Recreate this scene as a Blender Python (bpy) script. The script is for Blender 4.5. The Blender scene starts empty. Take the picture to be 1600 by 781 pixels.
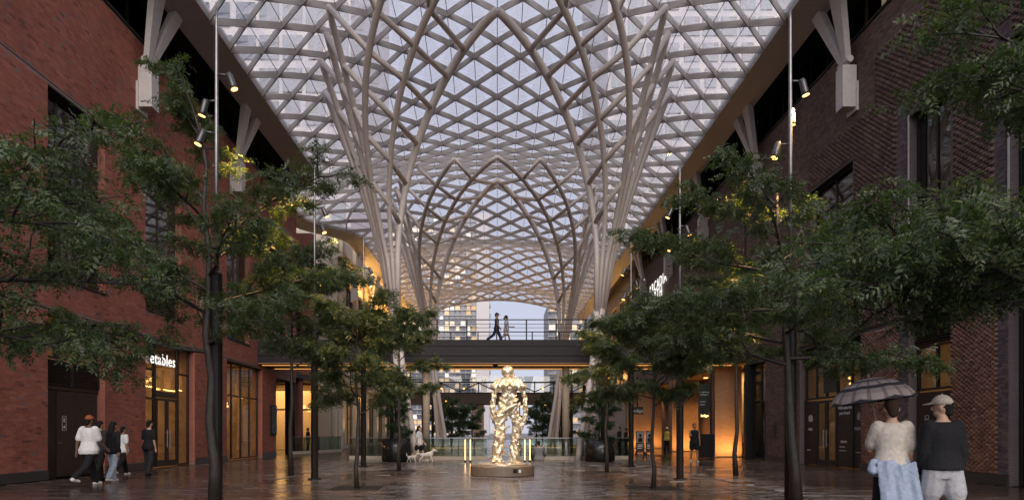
import bpy, math, random
import numpy as np
from mathutils import Vector, Matrix, Euler

SC = bpy.context.scene
COL = SC.collection
R = math.radians

# ---------------------------------------------------------------- camera, sky, sun, exposure
CAMZ = 1.35
cam = bpy.data.cameras.new('camera')
cam.sensor_width = 36.0
cam.lens = 22.5
cam.shift_x = 0.0144
cam.shift_y = 0.1784
cam.clip_end = 3000
cam.dof.use_dof = True
cam.dof.focus_distance = 19.0
cam.dof.aperture_fstop = 5.6
camo = bpy.data.objects.new('camera', cam)
COL.objects.link(camo)
camo.location = (0, 0, CAMZ)
camo.rotation_euler = (R(90), 0, 0)
SC.camera = camo

SUN_EL, SUN_AZ = 27.0, 172.0        # veiled sun low behind the viewer
world = bpy.data.worlds.new('World')
SC.world = world
world.use_nodes = True
_n, _l = world.node_tree.nodes, world.node_tree.links
_n.clear()
_out = _n.new('ShaderNodeOutputWorld')
_bg = _n.new('ShaderNodeBackground')
_sky = _n.new('ShaderNodeTexSky')
_sky.sky_type = 'NISHITA'
_sky.sun_disc = False
_sky.sun_elevation = R(SUN_EL)
_sky.sun_rotation = R(SUN_AZ)
_mix = _n.new('ShaderNodeMixRGB')
_mix.inputs[0].default_value = 0.85
_mix.inputs[2].default_value = (5.2, 5.25, 6.5, 1)      # even evening cloud cover
_l.new(_sky.outputs[0], _mix.inputs[1])
_l.new(_mix.outputs[0], _bg.inputs[0])
_bg.inputs[1].default_value = 0.075
_l.new(_bg.outputs[0], _out.inputs[0])

sl = bpy.data.lights.new('sun', 'SUN')
sl.energy = 1.5
sl.angle = R(50)
sl.color = (1.0, 0.9, 0.82)
so = bpy.data.objects.new('sun', sl)
COL.objects.link(so)
so.rotation_euler = Euler((R(90 - SUN_EL), 0, R(180 - SUN_AZ)), 'XYZ')
so.location = (0, -20, 40)

SC.view_settings.view_transform = 'Standard'
SC.view_settings.look = 'None'
SC.view_settings.gamma = 1.0
SC.view_settings.exposure = 0.7
SC.view_settings.use_curve_mapping = False
SC.render.engine = 'CYCLES'
SC.cycles.use_denoising = True
try:
    SC.cycles.denoiser = 'OPENIMAGEDENOISE'
except Exception:
    pass
SC.cycles.max_bounces = 6
SC.cycles.use_adaptive_sampling = True
SC.cycles.adaptive_threshold = 0.025
SC.cycles.diffuse_bounces = 3
SC.cycles.glossy_bounces = 3
SC.cycles.transparent_max_bounces = 14
SC.cycles.sample_clamp_indirect = 6.0
SC.cycles.caustics_reflective = False
SC.cycles.caustics_refractive = False

def PX(px, D):          # photograph column to metres at distance D
    return (px - 777.0) * D / 1000.0
def PZ(py, D):          # photograph row to height at distance D
    return CAMZ + (676.0 - py) * D / 1000.0

# ---------------------------------------------------------------- mesh builder
class MB:
    def __init__(s):
        s.v = []; s.f = []
    def add(s, v, f):
        o = len(s.v); s.v.extend([tuple(p) for p in v]); s.f.extend([tuple(i + o for i in q) for q in f])
        return s
    def box(s, x0, x1, y0, y1, z0, z1):
        return s.add([(x0,y0,z0),(x1,y0,z0),(x1,y1,z0),(x0,y1,z0),(x0,y0,z1),(x1,y0,z1),(x1,y1,z1),(x0,y1,z1)],
              [(0,3,2,1),(4,5,6,7),(0,1,5,4),(1,2,6,5),(2,3,7,6),(3,0,4,7)])
    def beam(s, p, q, w, h, up=(0,0,1), w2=None, h2=None):
        p = Vector(p); q = Vector(q); d = (q - p).normalized(); up = Vector(up)
        x = d.cross(up)
        if x.length < 1e-4: x = d.cross(Vector((1,0,0)))
        x.normalize(); y = x.cross(d).normalized()
        w2 = w if w2 is None else w2; h2 = h if h2 is None else h2
        vs = []
        for c, a, b in ((p, w, h), (q, w2, h2)):
            for sx, sy in ((-1,-1),(1,-1),(1,1),(-1,1)):
                vs.append(c + x*(sx*a/2) + y*(sy*b/2))
        return s.add(vs, [(3,2,1,0),(4,5,6,7),(0,1,5,4),(1,2,6,5),(2,3,7,6),(3,0,4,7)])
    def tube(s, pts, rad, n=8, sy=None, caps=True, dome=False):
        P = [Vector(p) for p in pts]
        if not hasattr(rad, '__len__'): rad = [rad]*len(P)
        rad = list(rad)
        if dome and len(P) > 1:
            d0 = (P[0]-P[1]).normalized(); d1 = (P[-1]-P[-2]).normalized()
            a, b, ra, rb = P[0], P[-1], rad[0], rad[-1]
            P = [a+d0*ra*.95, a+d0*ra*.7] + P + [b+d1*rb*.7, b+d1*rb*.95]
            rad = [ra*.3, ra*.72] + rad + [rb*.72, rb*.3]
        m = len(P); vs = []; up = None
        for i in range(m):
            t = (P[min(i+1,m-1)] - P[max(i-1,0)])
            t = t.normalized() if t.length > 1e-9 else Vector((0,0,1))
            if up is None:
                a = Vector((1,0,0)) if abs(t.x) < .8 else Vector((0,1,0))
                x = (a - t*a.dot(t)).normalized()
            else:
                x = (up - t*up.dot(t)); x = x.normalized() if x.length > 1e-6 else Vector((1,0,0))
            up = x; y = t.cross(x)
            for k in range(n):
                an = 2*math.pi*k/n
                vs.append(P[i] + x*(math.cos(an)*rad[i]) + y*(math.sin(an)*rad[i]*(1 if sy is None else sy)))
        fs = []
        for i in range(m-1):
            for k in range(n):
                fs.append((i*n+k, i*n+(k+1)%n, (i+1)*n+(k+1)%n, (i+1)*n+k))
        if caps:
            fs.append(tuple(range(n-1,-1,-1))); fs.append(tuple((m-1)*n+k for k in range(n)))
        return s.add(vs, fs)
    def lathe(s, prof, c=(0,0,0), n=24, a0=0):
        vs = []; m = len(prof); fs = []
        for r, z in prof:
            for k in range(n):
                a = a0 + 2*math.pi*k/n
                vs.append((c[0]+r*math.cos(a), c[1]+r*math.sin(a), c[2]+z))
        for i in range(m-1):
            for k in range(n):
                fs.append((i*n+k, i*n+(k+1)%n, (i+1)*n+(k+1)%n, (i+1)*n+k))
        fs.append(tuple(range(n-1,-1,-1))); fs.append(tuple((m-1)*n+k for k in range(n)))
        return s.add(vs, fs)
    def ball(s, c, r, n=12, m=8, rot=None):
        if not hasattr(r, '__len__'): r = (r,r,r)
        vs = []; fs = []
        for i in range(m+1):
            th = math.pi*(0.02 + 0.96*i/m)
            for k in range(n):
                ph = 2*math.pi*k/n
                p = Vector((r[0]*math.sin(th)*math.cos(ph), r[1]*math.sin(th)*math.sin(ph), r[2]*math.cos(th)))
                if rot is not None: p = rot @ p
                vs.append(Vector(c)+p)
        for i in range(m):
            for k in range(n):
                fs.append((i*n+k, (i+1)*n+k, (i+1)*n+(k+1)%n, i*n+(k+1)%n))
        fs.append(tuple(range(n))); fs.append(tuple(m*n+k for k in range(n-1,-1,-1)))
        return s.add(vs, fs)
    def prism(s, poly, a, b, axis='x'):
        # poly: list of 2-D points; extruded between a and b on axis
        n = len(poly)
        def P(t, u, v): return {'x': (t,u,v), 'y': (u,t,v), 'z': (u,v,t)}[axis]
        vs = [P(a,*p) for p in poly] + [P(b,*p) for p in poly]
        fs = [tuple(range(n-1,-1,-1)), tuple(range(n,2*n))] + [(i,(i+1)%n,n+(i+1)%n,n+i) for i in range(n)]
        return s.add(vs, fs)
    def mesh(s, name, mat=None, smooth=False):
        me = bpy.data.meshes.new(name)
        me.from_pydata(s.v, [], s.f)
        if mat is not None: me.materials.append(mat)
        if smooth: me.polygons.foreach_set('use_smooth', [True]*len(me.polygons))
        me.update()
        return me
    def build(s, name, mat=None, parent=None, smooth=False, mods=None):
        o = bpy.data.objects.new(name, s.mesh(name, mat, smooth))
        COL.objects.link(o); setp(o, parent)
        return o

def np_mesh(name, V, F, mat=None, smooth=False):
    me = bpy.data.meshes.new(name)
    V = np.asarray(V, dtype=np.float32); F = np.asarray(F, dtype=np.int32)
    k = F.shape[1]
    me.vertices.add(len(V)); me.vertices.foreach_set('co', V.ravel())
    me.loops.add(F.size); me.loops.foreach_set('vertex_index', F.ravel())
    me.polygons.add(len(F)); me.polygons.foreach_set('loop_start', np.arange(0, F.size, k, dtype=np.int32))
    me.polygons.foreach_set('loop_total', np.full(len(F), k, dtype=np.int32))
    me.polygons.foreach_set('use_smooth', np.full(len(F), bool(smooth)))
    if mat is not None: me.materials.append(mat)
    me.update(calc_edges=True)
    return me

def setp(o, parent):
    if parent is not None:
        o.parent = parent
        if parent.type == 'EMPTY':
            o.matrix_parent_inverse = parent.matrix_basis.inverted()
    return o
def mobj(name, me, parent=None, M=None):
    o = bpy.data.objects.new(name, me); COL.objects.link(o)
    if M is not None: o.matrix_basis = M
    setp(o, parent)
    return o
def tag(o, label=None, cat=None, group=None, kind=None):
    if label: o['label'] = label
    if cat: o['category'] = cat
    if group: o['group'] = group
    if kind: o['kind'] = kind
    return o
def thing(name, label, cat, loc=(0,0,0), rz=0, group=None):
    o = bpy.data.objects.new(name, None); o.empty_display_size = .2
    COL.objects.link(o); o.location = loc; o.rotation_euler = (0,0,rz)
    return tag(o, label, cat, group)
def struct(o): o['kind'] = 'structure'; return o
def copy_tree(o, parent=None):
    c = o.copy(); COL.objects.link(c)
    if parent is not None: c.parent = parent
    for ch in list(o.children): copy_tree(ch, c)
    return c
def textobj(name, s, size, mat, parent, M, ext=.004, align='LEFT', space=1.0, bold=0.0):
    cu = bpy.data.curves.new(name, 'FONT'); cu.body = s; cu.size = size; cu.extrude = ext
    cu.align_x = align; cu.space_character = space; cu.offset = bold; cu.resolution_u = 3
    cu.materials.append(mat)
    q = bpy.data.objects.new(name, cu); COL.objects.link(q)
    dg = bpy.context.evaluated_depsgraph_get()
    me = bpy.data.meshes.new_from_object(q.evaluated_get(dg))
    bpy.data.objects.remove(q)
    if not me.materials: me.materials.append(mat)
    return mobj(name, me, parent, M)
def face_M(loc, xdir, updir=(0,0,1)):
    x = Vector(xdir).normalized(); y = Vector(updir).normalized(); z = x.cross(y)
    M = Matrix((x, y, z)).transposed().to_4x4(); M.translation = Vector(loc)
    return M

# ---------------------------------------------------------------- materials
class NT:
    def __init__(s, name):
        s.m = bpy.data.materials.new(name); s.m.use_nodes = True
        s.t = s.m.node_tree; s.n = s.t.nodes; s.n.clear()
        s.o = s.n.new('ShaderNodeOutputMaterial')
    def new(s, t, **k):
        x = s.n.new('ShaderNode'+t)
        for a, b in k.items(): setattr(x, a, b)
        return x
    def link(s, a, b): s.t.links.new(a, b)
    def coord(s, scale=(1,1,1), kind='Object'):
        tc = s.new('TexCoord'); mp = s.new('Mapping'); mp.inputs['Scale'].default_value = scale
        s.link(tc.outputs[kind], mp.inputs[0]); return mp.outputs[0]
    def geo(s, scale=(1,1,1)):
        g = s.new('NewGeometry'); mp = s.new('Mapping'); mp.inputs['Scale'].default_value = scale
        s.link(g.outputs['Position'], mp.inputs[0]); return mp.outputs[0]
    def noise(s, vec, scale, detail=4, rough=.55, dist=0):
        x = s.new('TexNoise'); x.inputs['Scale'].default_value = scale; x.inputs['Detail'].default_value = detail
        x.inputs['Roughness'].default_value = rough; x.inputs['Distortion'].default_value = dist
        s.link(vec, x.inputs['Vector']); return x.outputs['Fac']
    def ramp(s, fac, stops):
        x = s.new('ValToRGB'); e = x.color_ramp.elements
        while len(e) < len(stops): e.new(.5)
        for i, (p, c) in enumerate(stops):
            e[i].position = p; e[i].color = (c[0],c[1],c[2],1) if hasattr(c,'__len__') else (c,c,c,1)
        s.link(fac, x.inputs[0]); return x.outputs[0]
    def mix(s, fac, a, b, mode='MIX'):
        x = s.new('MixRGB', blend_type=mode)
        for i, q in ((0,fac),(1,a),(2,b)):
            if hasattr(q, 'is_linked'): s.link(q, x.inputs[i])
            elif i == 0: x.inputs[0].default_value = q
            else: x.inputs[i].default_value = (q[0],q[1],q[2],1)
        return x.outputs[0]
    def math(s, op, a, b=0.0):
        x = s.new('Math', operation=op)
        for i, q in ((0,a),(1,b)):
            if hasattr(q, 'is_linked'): s.link(q, x.inputs[i])
            else: x.inputs[i].default_value = q
        return x.outputs[0]
    def bump(s, h, strength=.3, dist=.01):
        b = s.new('Bump'); b.inputs['Strength'].default_value = strength; b.inputs['Distance'].default_value = dist
        s.link(h, b.inputs['Height']); return b.outputs[0]
    def pbsdf(s, color=None, rough=.5, metal=0, normal=None, spec=.5, coat=0):
        p = s.new('BsdfPrincipled')
        def st(k, q):
            if q is None: return
            if hasattr(q, 'is_linked'): s.link(q, p.inputs[k])
            elif hasattr(q, '__len__'): p.inputs[k].default_value = (q[0],q[1],q[2],1)
            else: p.inputs[k].default_value = q
        st('Base Color', color); st('Roughness', rough); st('Metallic', metal); st('Normal', normal)
        st('Specular IOR Level', spec); st('Coat Weight', coat)
        return p
    def done(s, sh):
        s.link(sh.outputs[0] if hasattr(sh, 'outputs') else sh, s.o.inputs[0]); return s.m

def island(t):
    g = t.new('NewGeometry'); oi = t.new('ObjectInfo')
    a = t.math('ADD', g.outputs['Random Per Island'], oi.outputs['Random'])
    return t.math('FRACT', a)

def paint(name, col, rough=.5, metal=0, var=.12, scale=6, bump=.1, coat=0, bscale=60, spec=.5):
    t = NT(name); v = t.coord()
    nz = t.noise(v, scale, 5)
    c = t.ramp(nz, [(.3, [q*(1-var) for q in col]), (.7, [min(1,q*(1+var)) for q in col])])
    r = t.ramp(t.noise(v, scale*2.3, 4), [(.3, max(.02, rough*.8)), (.7, min(1, rough*1.2))])
    nb = t.bump(t.noise(v, bscale, 3), bump, .004) if bump else None
    return t.done(t.pbsdf(c, r, metal, nb, spec, coat))

def emit(name, col, st):
    t = NT(name); e = t.new('Emission'); e.inputs[0].default_value = (*col,1); e.inputs[1].default_value = st
    return t.done(e)

def brick_mat(name, stops, stain=(.5,.5,.5), rough=.75):
    t = NT(name); rnd = island(t); g = t.geo()
    c = t.ramp(rnd, stops)
    big = t.noise(g, .55, 5, .6)
    c = t.mix(t.ramp(big, [(.35,.0),(.75,.45)]), c, t.mix(1, c, stain, 'MULTIPLY'))
    stk = t.noise(t.geo((2.6,2.6,.16)), 1.0, 5, .65)
    c = t.mix(t.ramp(stk, [(.55,0),(.78,.5)]), c, t.mix(1, c, (.62,.60,.60), 'MULTIPLY'))
    pal = t.noise(t.geo((1.3,1.3,.5)), .8, 5, .7)
    c = t.mix(t.ramp(pal, [(.60,0),(.80,.28)]), c, (.34,.30,.28))
    fine = t.noise(g, 90, 4)
    c = t.mix(.35, c, t.ramp(fine, [(.25,.35),(.75,1.2)]), 'MULTIPLY')
    return t.done(t.pbsdf(c, rough, 0, t.bump(fine, .5, .006), .35))

M = {}
M['brick'] = brick_mat('red_brick', [(0,(.20,.075,.06)),(.06,(.33,.11,.08)),(.35,(.42,.14,.098)),(.62,(.37,.118,.082)),(.85,(.47,.175,.125)),(.965,(.43,.155,.11)),(.985,(.24,.17,.15)),(1,(.26,.19,.165))])
M['mortar'] = paint('mortar', (.27,.17,.15), .9, bump=.3)
M['dbrick'] = brick_mat('brown_brick', [(0,(.12,.078,.068)),(.4,(.18,.115,.098)),(.8,(.22,.14,.118)),(1,(.26,.18,.155))])
M['pbrick'] = brick_mat('plum_brick', [(0,(.09,.075,.085)),(.5,(.14,.11,.12)),(1,(.2,.16,.165))])
M['dmortar'] = paint('dark_mortar', (.13,.10,.09), .9, bump=.3)
M['scale'] = brick_mat('shaped_brick', [(0,(.22,.115,.08)),(.4,(.31,.165,.115)),(.8,(.37,.2,.14)),(1,(.43,.25,.18))], rough=.5)
M['lbrick'] = brick_mat('buff_brick', [(0,(.26,.14,.075)),(.5,(.36,.2,.11)),(1,(.43,.26,.15))])
M['black'] = paint('black_metal', (.011,.010,.010), .5, .0, bump=.05, spec=.2)
M['dkmetal'] = paint('bronze_frame', (.03,.024,.02), .4, .4, bump=.04)
M['bronze'] = paint('bronze_panel', (.045,.031,.024), .5, .3, bump=.04)
M['greymetal'] = paint('grey_steel', (.026,.023,.025), .6, .0, bump=.04, spec=.25)
M['galv'] = paint('galvanised_steel', (.26,.255,.26), .38, .85, bump=.04)
M['white'] = paint('white_steel', (.42,.395,.385), .5, 0, var=.05, bump=.03)
M['tubew'] = paint('column_paint', (.66,.59,.54), .42, 0, var=.05, bump=.02)
M['cream'] = paint('cream_stone', (.46,.40,.32), .8, var=.1, bump=.15)
M['tan'] = paint('tan_concrete', (.42,.34,.26), .75, var=.12, bump=.15)
M['lamphead'] = paint('lamp_housing', (.10,.098,.098), .35, .7, bump=.03)
M['pedst'] = paint('pedestal_stone', (.17,.135,.105), .4, var=.3, scale=30)
M['stonedk'] = paint('dark_granite', (.045,.042,.042), .35, var=.25, scale=40)
M['concrete'] = paint('concrete', (.24,.23,.22), .8, var=.15, bump=.2)
M['wood'] = paint('timber', (.30,.17,.08), .55, var=.3, scale=14)
M['plaster'] = paint('warm_plaster', (.55,.45,.32), .8, var=.06)
M['shopwall'] = paint('shop_wall', (.26,.18,.105), .8, var=.35, scale=1.2)
M['darkroom'] = paint('dark_interior', (.05,.045,.04), .9)
M['bark'] = None
M['soil'] = paint('soil', (.04,.03,.02), .95, bump=.6)
M['sign'] = paint('sign_black', (.012,.012,.012), .35, bump=.02)
M['letter'] = paint('white_letter', (.75,.75,.73), .5, bump=0)
M['lit'] = emit('lit_letter', (1,.97,.92), .9)
M['warm'] = emit('warm_lamp', (1,.56,.18), 2.2)
M['spotface'] = emit('spotlight_face', (1,.50,.13), 3.2)
M['bar'] = emit('light_bar', (1,.58,.22), 2.6)
M['amber'] = emit('amber_panel', (1,.45,.12), .55)
M['softw'] = emit('soft_window', (1,.72,.42), 1.3)
M['bulb'] = emit('small_bulb', (1,.52,.15), 1.8)

def glass_mat(name, tint, gloss=.12, rough=.02, frost=0.0, frostcol=(.8,.8,.85), ior=1.5):
    t = NT(name)
    tr = t.new('BsdfTransparent'); tr.inputs[0].default_value = (*tint,1)
    gl = t.new('BsdfGlossy'); gl.inputs['Roughness'].default_value = rough
    lw = t.new('LayerWeight'); lw.inputs[0].default_value = .5
    fr = t.math('ADD', t.math('MULTIPLY', t.math('POWER', lw.outputs['Facing'], 4.0), .6), .035)
    mx = t.new('MixShader'); fac = t.math('ADD', fr, gloss)
    fac = t.math('MINIMUM', fac, 1.0)
    t.link(fac, mx.inputs[0]); t.link(tr.outputs[0], mx.inputs[1]); t.link(gl.outputs[0], mx.inputs[2])
    sh = mx
    if frost:
        tl = t.new('BsdfTranslucent'); tl.inputs[0].default_value = (*frostcol,1)
        m2 = t.new('MixShader')
        nz = t.noise(t.geo(), 1.4, 4)
        t.link(t.ramp(nz, [(.3, frost*.8),(.75, frost*1.25)]), m2.inputs[0])
        t.link(mx.outputs[0], m2.inputs[1]); t.link(tl.outputs[0], m2.inputs[2]); sh = m2
    return t.done(sh)
M['glass'] = glass_mat('window_glass', (.78,.78,.76), .03)
M['dglass'] = glass_mat('tinted_glass', (.35,.36,.37), .10)
M['rglass'] = glass_mat('roof_glass', (.995,.995,1.0), .0, .03, .13, (.95,.95,.97))
M['gglass'] = glass_mat('guard_glass', (.62,.74,.68), .03)

def leaf_mat(name, a, b, c):
    t = NT(name); rnd = island(t)
    col = t.ramp(rnd, [(0,a),(.55,b),(.93,c),(1,(c[0]*1.5,c[1]*1.15,c[2]*.8))])
    p = t.pbsdf(col, .38, 0, None, .5)
    tl = t.new('BsdfTranslucent'); t.link(t.mix(1, col, (1.3,1.6,.6), 'MULTIPLY'), tl.inputs[0])
    mx = t.new('MixShader'); mx.inputs[0].default_value = .38
    t.link(p.outputs[0], mx.inputs[1]); t.link(tl.outputs[0], mx.inputs[2])
    return t.done(mx)
M['leaf'] = leaf_mat('locust_leaf', (.044,.068,.031), (.076,.108,.047), (.125,.152,.068))
M['leafd'] = leaf_mat('shrub_leaf', (.02,.05,.022), (.035,.075,.03), (.06,.1,.04))
M['leaff'] = leaf_mat('far_leaf', (.03,.06,.025), (.05,.09,.035), (.08,.12,.05))

def bark():
    t = NT('bark'); g = t.geo((1,1,.22))
    n1 = t.noise(g, 38, 6, .65); n2 = t.noise(t.geo(), 5, 4)
    c = t.mix(t.ramp(n2,[(.4,0),(.62,.6)]), t.ramp(n1,[(.3,(.009,.007,.006)),(.7,(.032,.023,.018))]), (.04,.033,.027))
    return t.done(t.pbsdf(c, .5, 0, t.bump(n1, .9, .02), .5))
M['bark'] = bark()
def paving(name, base, wet=1.0):
    t = NT(name); rnd = island(t); g = t.geo()
    c = t.ramp(rnd, [(0,[q*.65 for q in base]),(.5,base),(1,[q*1.4 for q in base])])
    big = t.noise(g, .22, 5, .6, .6)
    mid = t.noise(t.geo((.6,1.6,1)), 1.3, 4, .6)
    fine = t.noise(g, 70, 3)
    wetm = t.ramp(t.math('ADD', t.math('MULTIPLY', big, .6), t.math('MULTIPLY', mid, .4)), [(.40,0),(.56,1)])
    rough = t.mix(wetm, (.05,.05,.05), (.21,.21,.21))
    rough = t.math('ADD', rough, t.math('MULTIPLY', rnd, .08))
    c = t.mix(wetm, [q*.55 for q in base], c)
    return t.done(t.pbsdf(c, rough, 0, t.bump(t.math('ADD', fine, t.math('MULTIPLY', mid, .6)), .10, .008), .9))
M['paver'] = paving('wet_paver', (.085,.058,.048))
M['joint'] = paving('wet_joint', (.020,.016,.015))
# ================================================================ ground and paving
rng = random.Random(7)
ground = MB()
ground.box(-13.0, 13.0, -30, 31.8, -.3, -.018)
plaza = struct(ground.build('plaza_floor', M['joint']))
g2 = MB(); g2.box(-60, 60, 31.8, 128, -.3, -.012); g2.box(-60,-13.0,-30,31.8,-.3,-.012); g2.box(13.0,60,-30,31.8,-.3,-.012)
struct(g2.build('far_pavement', M['joint']))
g3 = MB(); g3.box(-1500, 1500, -1500, 2500, -.6, -.32)
struct(g3.build('ground', M['concrete']))

PV_L, PV_W = .60, .20
def paver_mesh(l, w):
    b = MB(); e = .006
    b.add([(-l/2,-w/2,-.02),(l/2,-w/2,-.02),(l/2,w/2,-.02),(-l/2,w/2,-.02),
           (-l/2+e,-w/2+e,0),(l/2-e,-w/2+e,0),(l/2-e,w/2-e,0),(-l/2+e,w/2-e,0)],
          [(4,5,6,7),(0,1,5,4),(1,2,6,5),(2,3,7,6),(3,0,4,7)])
    return b
_pm = paver_mesh(PV_L-.008, PV_W-.008)
pav_me = _pm.mesh('paver', M['paver'])
tv = np.array(_pm.v); tf = np.array(_pm.f)
items = []
j = 0; y = 10.5
DRAIN = 6.4
while y < 31.7:
    off = (j % 3) * PV_L/3
    x = -13.0 + off - PV_L
    while x < 13.0 - PV_L*.5:
        cx = x + PV_L/2
        if cx - PV_L/2 > -13.0 and cx + PV_L/2 < 13.0 and not (abs(abs(cx) - DRAIN) < PV_L/2+.0 and False):
            items.append((cx, y + PV_W/2, rng.gauss(0, .0012), rng.gauss(0, .0085), rng.gauss(0, .003)))
        x += PV_L
    y += PV_W; j += 1
# the frame shows |X| < about .78 D ; the nearest of those are single objects
def vis(it): return abs(it[0]) < .80*it[1] and it[1] > 12.7
cand = sorted([i for i, it in enumerate(items) if vis(it)], key=lambda i: items[i][1]**2 + items[i][0]**2)
single = set(cand[:300])
rest = [it for i, it in enumerate(items) if i not in single]
for i in cand[:300]:
    cx, cy, dz, a, b = items[i]
    Mx = Matrix.Translation((cx, cy, dz)) @ Matrix.Rotation(a, 4, 'X') @ Matrix.Rotation(b, 4, 'Y')
    mobj('paver', pav_me, plaza, Mx)
A = np.array(rest)
V = np.repeat(tv[None], len(A), 0)
dzz = V[:,:,1]*A[:,3][:,None] - V[:,:,0]*A[:,4][:,None] + A[:,2][:,None]
V = V + np.stack([np.repeat(A[:,0][:,None],8,1), np.repeat(A[:,1][:,None],8,1), dzz], -1)
F = (np.repeat(tf[None], len(A), 0) + (np.arange(len(A))*8)[:,None,None]).reshape(-1,4)
tag(mobj('paver_field', np_mesh('paver_field', V.reshape(-1,3), F, M['paver']), plaza), kind='stuff')
# slot drains and small steel floor inlays
for sx in (-1, 1):
    b = MB(); b.box(sx*DRAIN-.022, sx*DRAIN+.022, 10.5, 31.0, -.002, .009)
    tag(b.build('slot_drain', M['galv']), 'thin steel drain line along the %s row of trees' % ('left' if sx < 0 else 'right'), 'drain')
inl = [(1003,765),(1058,752),(1090,741),(1112,733),(985,742),(930,727),(905,735),(1000,728),(648,729),(690,737),(1165,757),(1225,766),(600,742)]
words = ['right of the pedestal, nearest the camera','midway to the right lamp post','left of the dark lamp post on the right','beside the black-clad walker','before the slender right sapling','before the right planter','left of the right planter','between right planter and lamp post',
         'below the dog walker','left of the pedestal','near the right shop walk','at the foot of the big right tree','below the left saplings']
for (px, py), w in zip(inl, words):
    D = 1350/(py-676.); X = PX(px, D)
    b = MB(); b.box(X-.22, X+.22, D-.03, D+.03, -.002, .0095)
    tag(b.build('floor_inlay', M['galv']), 'short steel strip in the paving '+w, 'floor strip', 'steel strips set in the paving')

# ================================================================ brick walls
def wall_backing(side, X, D0, D1, z0, z1, openings, thick=.35):
    ds = sorted({D0, D1, *[v for o in openings for v in o[:2] if D0 < v < D1]})
    zs = sorted({z0, z1, *[v for o in openings for v in o[2:] if z0 < v < z1]})
    b = MB(); x0, x1 = sorted((side*X, side*(X+thick)))
    for i in range(len(ds)-1):
        k = 0
        while k < len(zs)-1:
            md = (ds[i]+ds[i+1])/2
            def hole(q):
                mz = (zs[q]+zs[q+1])/2
                return any(o[0] < md < o[1] and o[2] < mz < o[3] for o in openings)
            if hole(k): k += 1; continue
            e = k
            while e+1 < len(zs)-1 and not hole(e+1): e += 1
            b.box(x0, x1, ds[i], ds[i+1], zs[k], zs[e+1]); k = e+1
    return b

def bricks(side, X, D0, D1, z0, z1, holes, L=.215, H=.073, proud=.007, seed=1, gap=.011):
    rg = np.random.RandomState(seed)
    out = []
    nz = int((z1-z0)/H)
    for r in range(nz):
        zc = z0 + (r+.5)*H; off = (r % 2)*L/2
        n = int((D1-D0)/L)+2
        for c in range(-1, n):
            a, b = D0 + c*L + off, D0 + (c+1)*L + off
            a, b = max(a, D0), min(b, D1)
            for h in holes:
                if h[2]-H*.5 < zc < h[3]+H*.5:
                    if a < h[0] < b: b = h[0]+gap/2
                    if a < h[1] < b: a = h[1]-gap/2
                    if a >= h[0]-1e-6 and b <= h[1]+gap: b = a
            if b - a > .04:
                out.append(((a+b)/2, zc, (b-a-gap), H-gap, proud + abs(rg.normal(0, .0022))))
    return np.array(out)

BV = np.array([(0,-.5,-.5),(0,.5,-.5),(0,.5,.5),(0,-.5,.5),(1,-.5,-.5),(1,.5,-.5),(1,.5,.5),(1,-.5,.5)])
BF = np.array([(4,5,6,7),(0,1,5,4),(1,2,6,5),(2,3,7,6),(3,0,4,7)])
SV = np.array([(0,-.5,-.5),(0,.5,-.5),(0,.5,.5),(0,-.5,.5),(1,-.30,-.42),(1,.30,-.42),(.62,.34,.34),(.62,-.34,.34)])
def piece_field(name, tvv, A, side, X, mat, parent, nsingle=0, single_name='brick', see=None, smooth=False):
    """A rows: D, z, length, height, depth"""
    dep = A[:,4]
    idx = np.arange(len(A))
    if nsingle:
        vis = np.array([see(a) for a in A])
        d = np.hypot(np.hypot(A[:,0], X), A[:,1]-CAMZ)
        d[~vis] = 1e6
        order = np.argsort(d)[:nsingle]
        vb = MB(); vb.add([(side*-p[0], p[1], p[2]) for p in tvv], [tuple(f) if side > 0 else tuple(f[::-1]) for f in BF])
        me = vb.mesh(single_name, mat, smooth)
        for i in order:
            D_, z_, l_, h_, p_ = A[i]
            mobj(single_name, me, parent, Matrix.Translation((side*X, D_, z_)) @ Matrix.Diagonal((p_, l_, h_, 1)))
        idx = np.setdiff1d(idx, order)
    B = A[idx]
    V = np.empty((len(B), 8, 3))
    V[:,:,0] = side*(X - tvv[None,:,0]*B[:,4][:,None])
    V[:,:,1] = B[:,0][:,None] + tvv[None,:,1]*B[:,2][:,None]
    V[:,:,2] = B[:,1][:,None] + tvv[None,:,2]*B[:,3][:,None]
    f = BF if side > 0 else BF[:, ::-1]
    F = (np.repeat(f[None], len(B), 0) + (np.arange(len(B))*8)[:,None,None]).reshape(-1,4)
    return tag(mobj(name, np_mesh(name, V.reshape(-1,3), F, mat, smooth), parent), kind='stuff')

def in_view(side, X):
    def f(a):
        D, z = a[0], a[1]
        px = 777 + 1000*side*X/D; py = 676 - 1000*(z-CAMZ)/D
        return 2 < px < 1598 and 2 < py < 779
    return f

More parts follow.
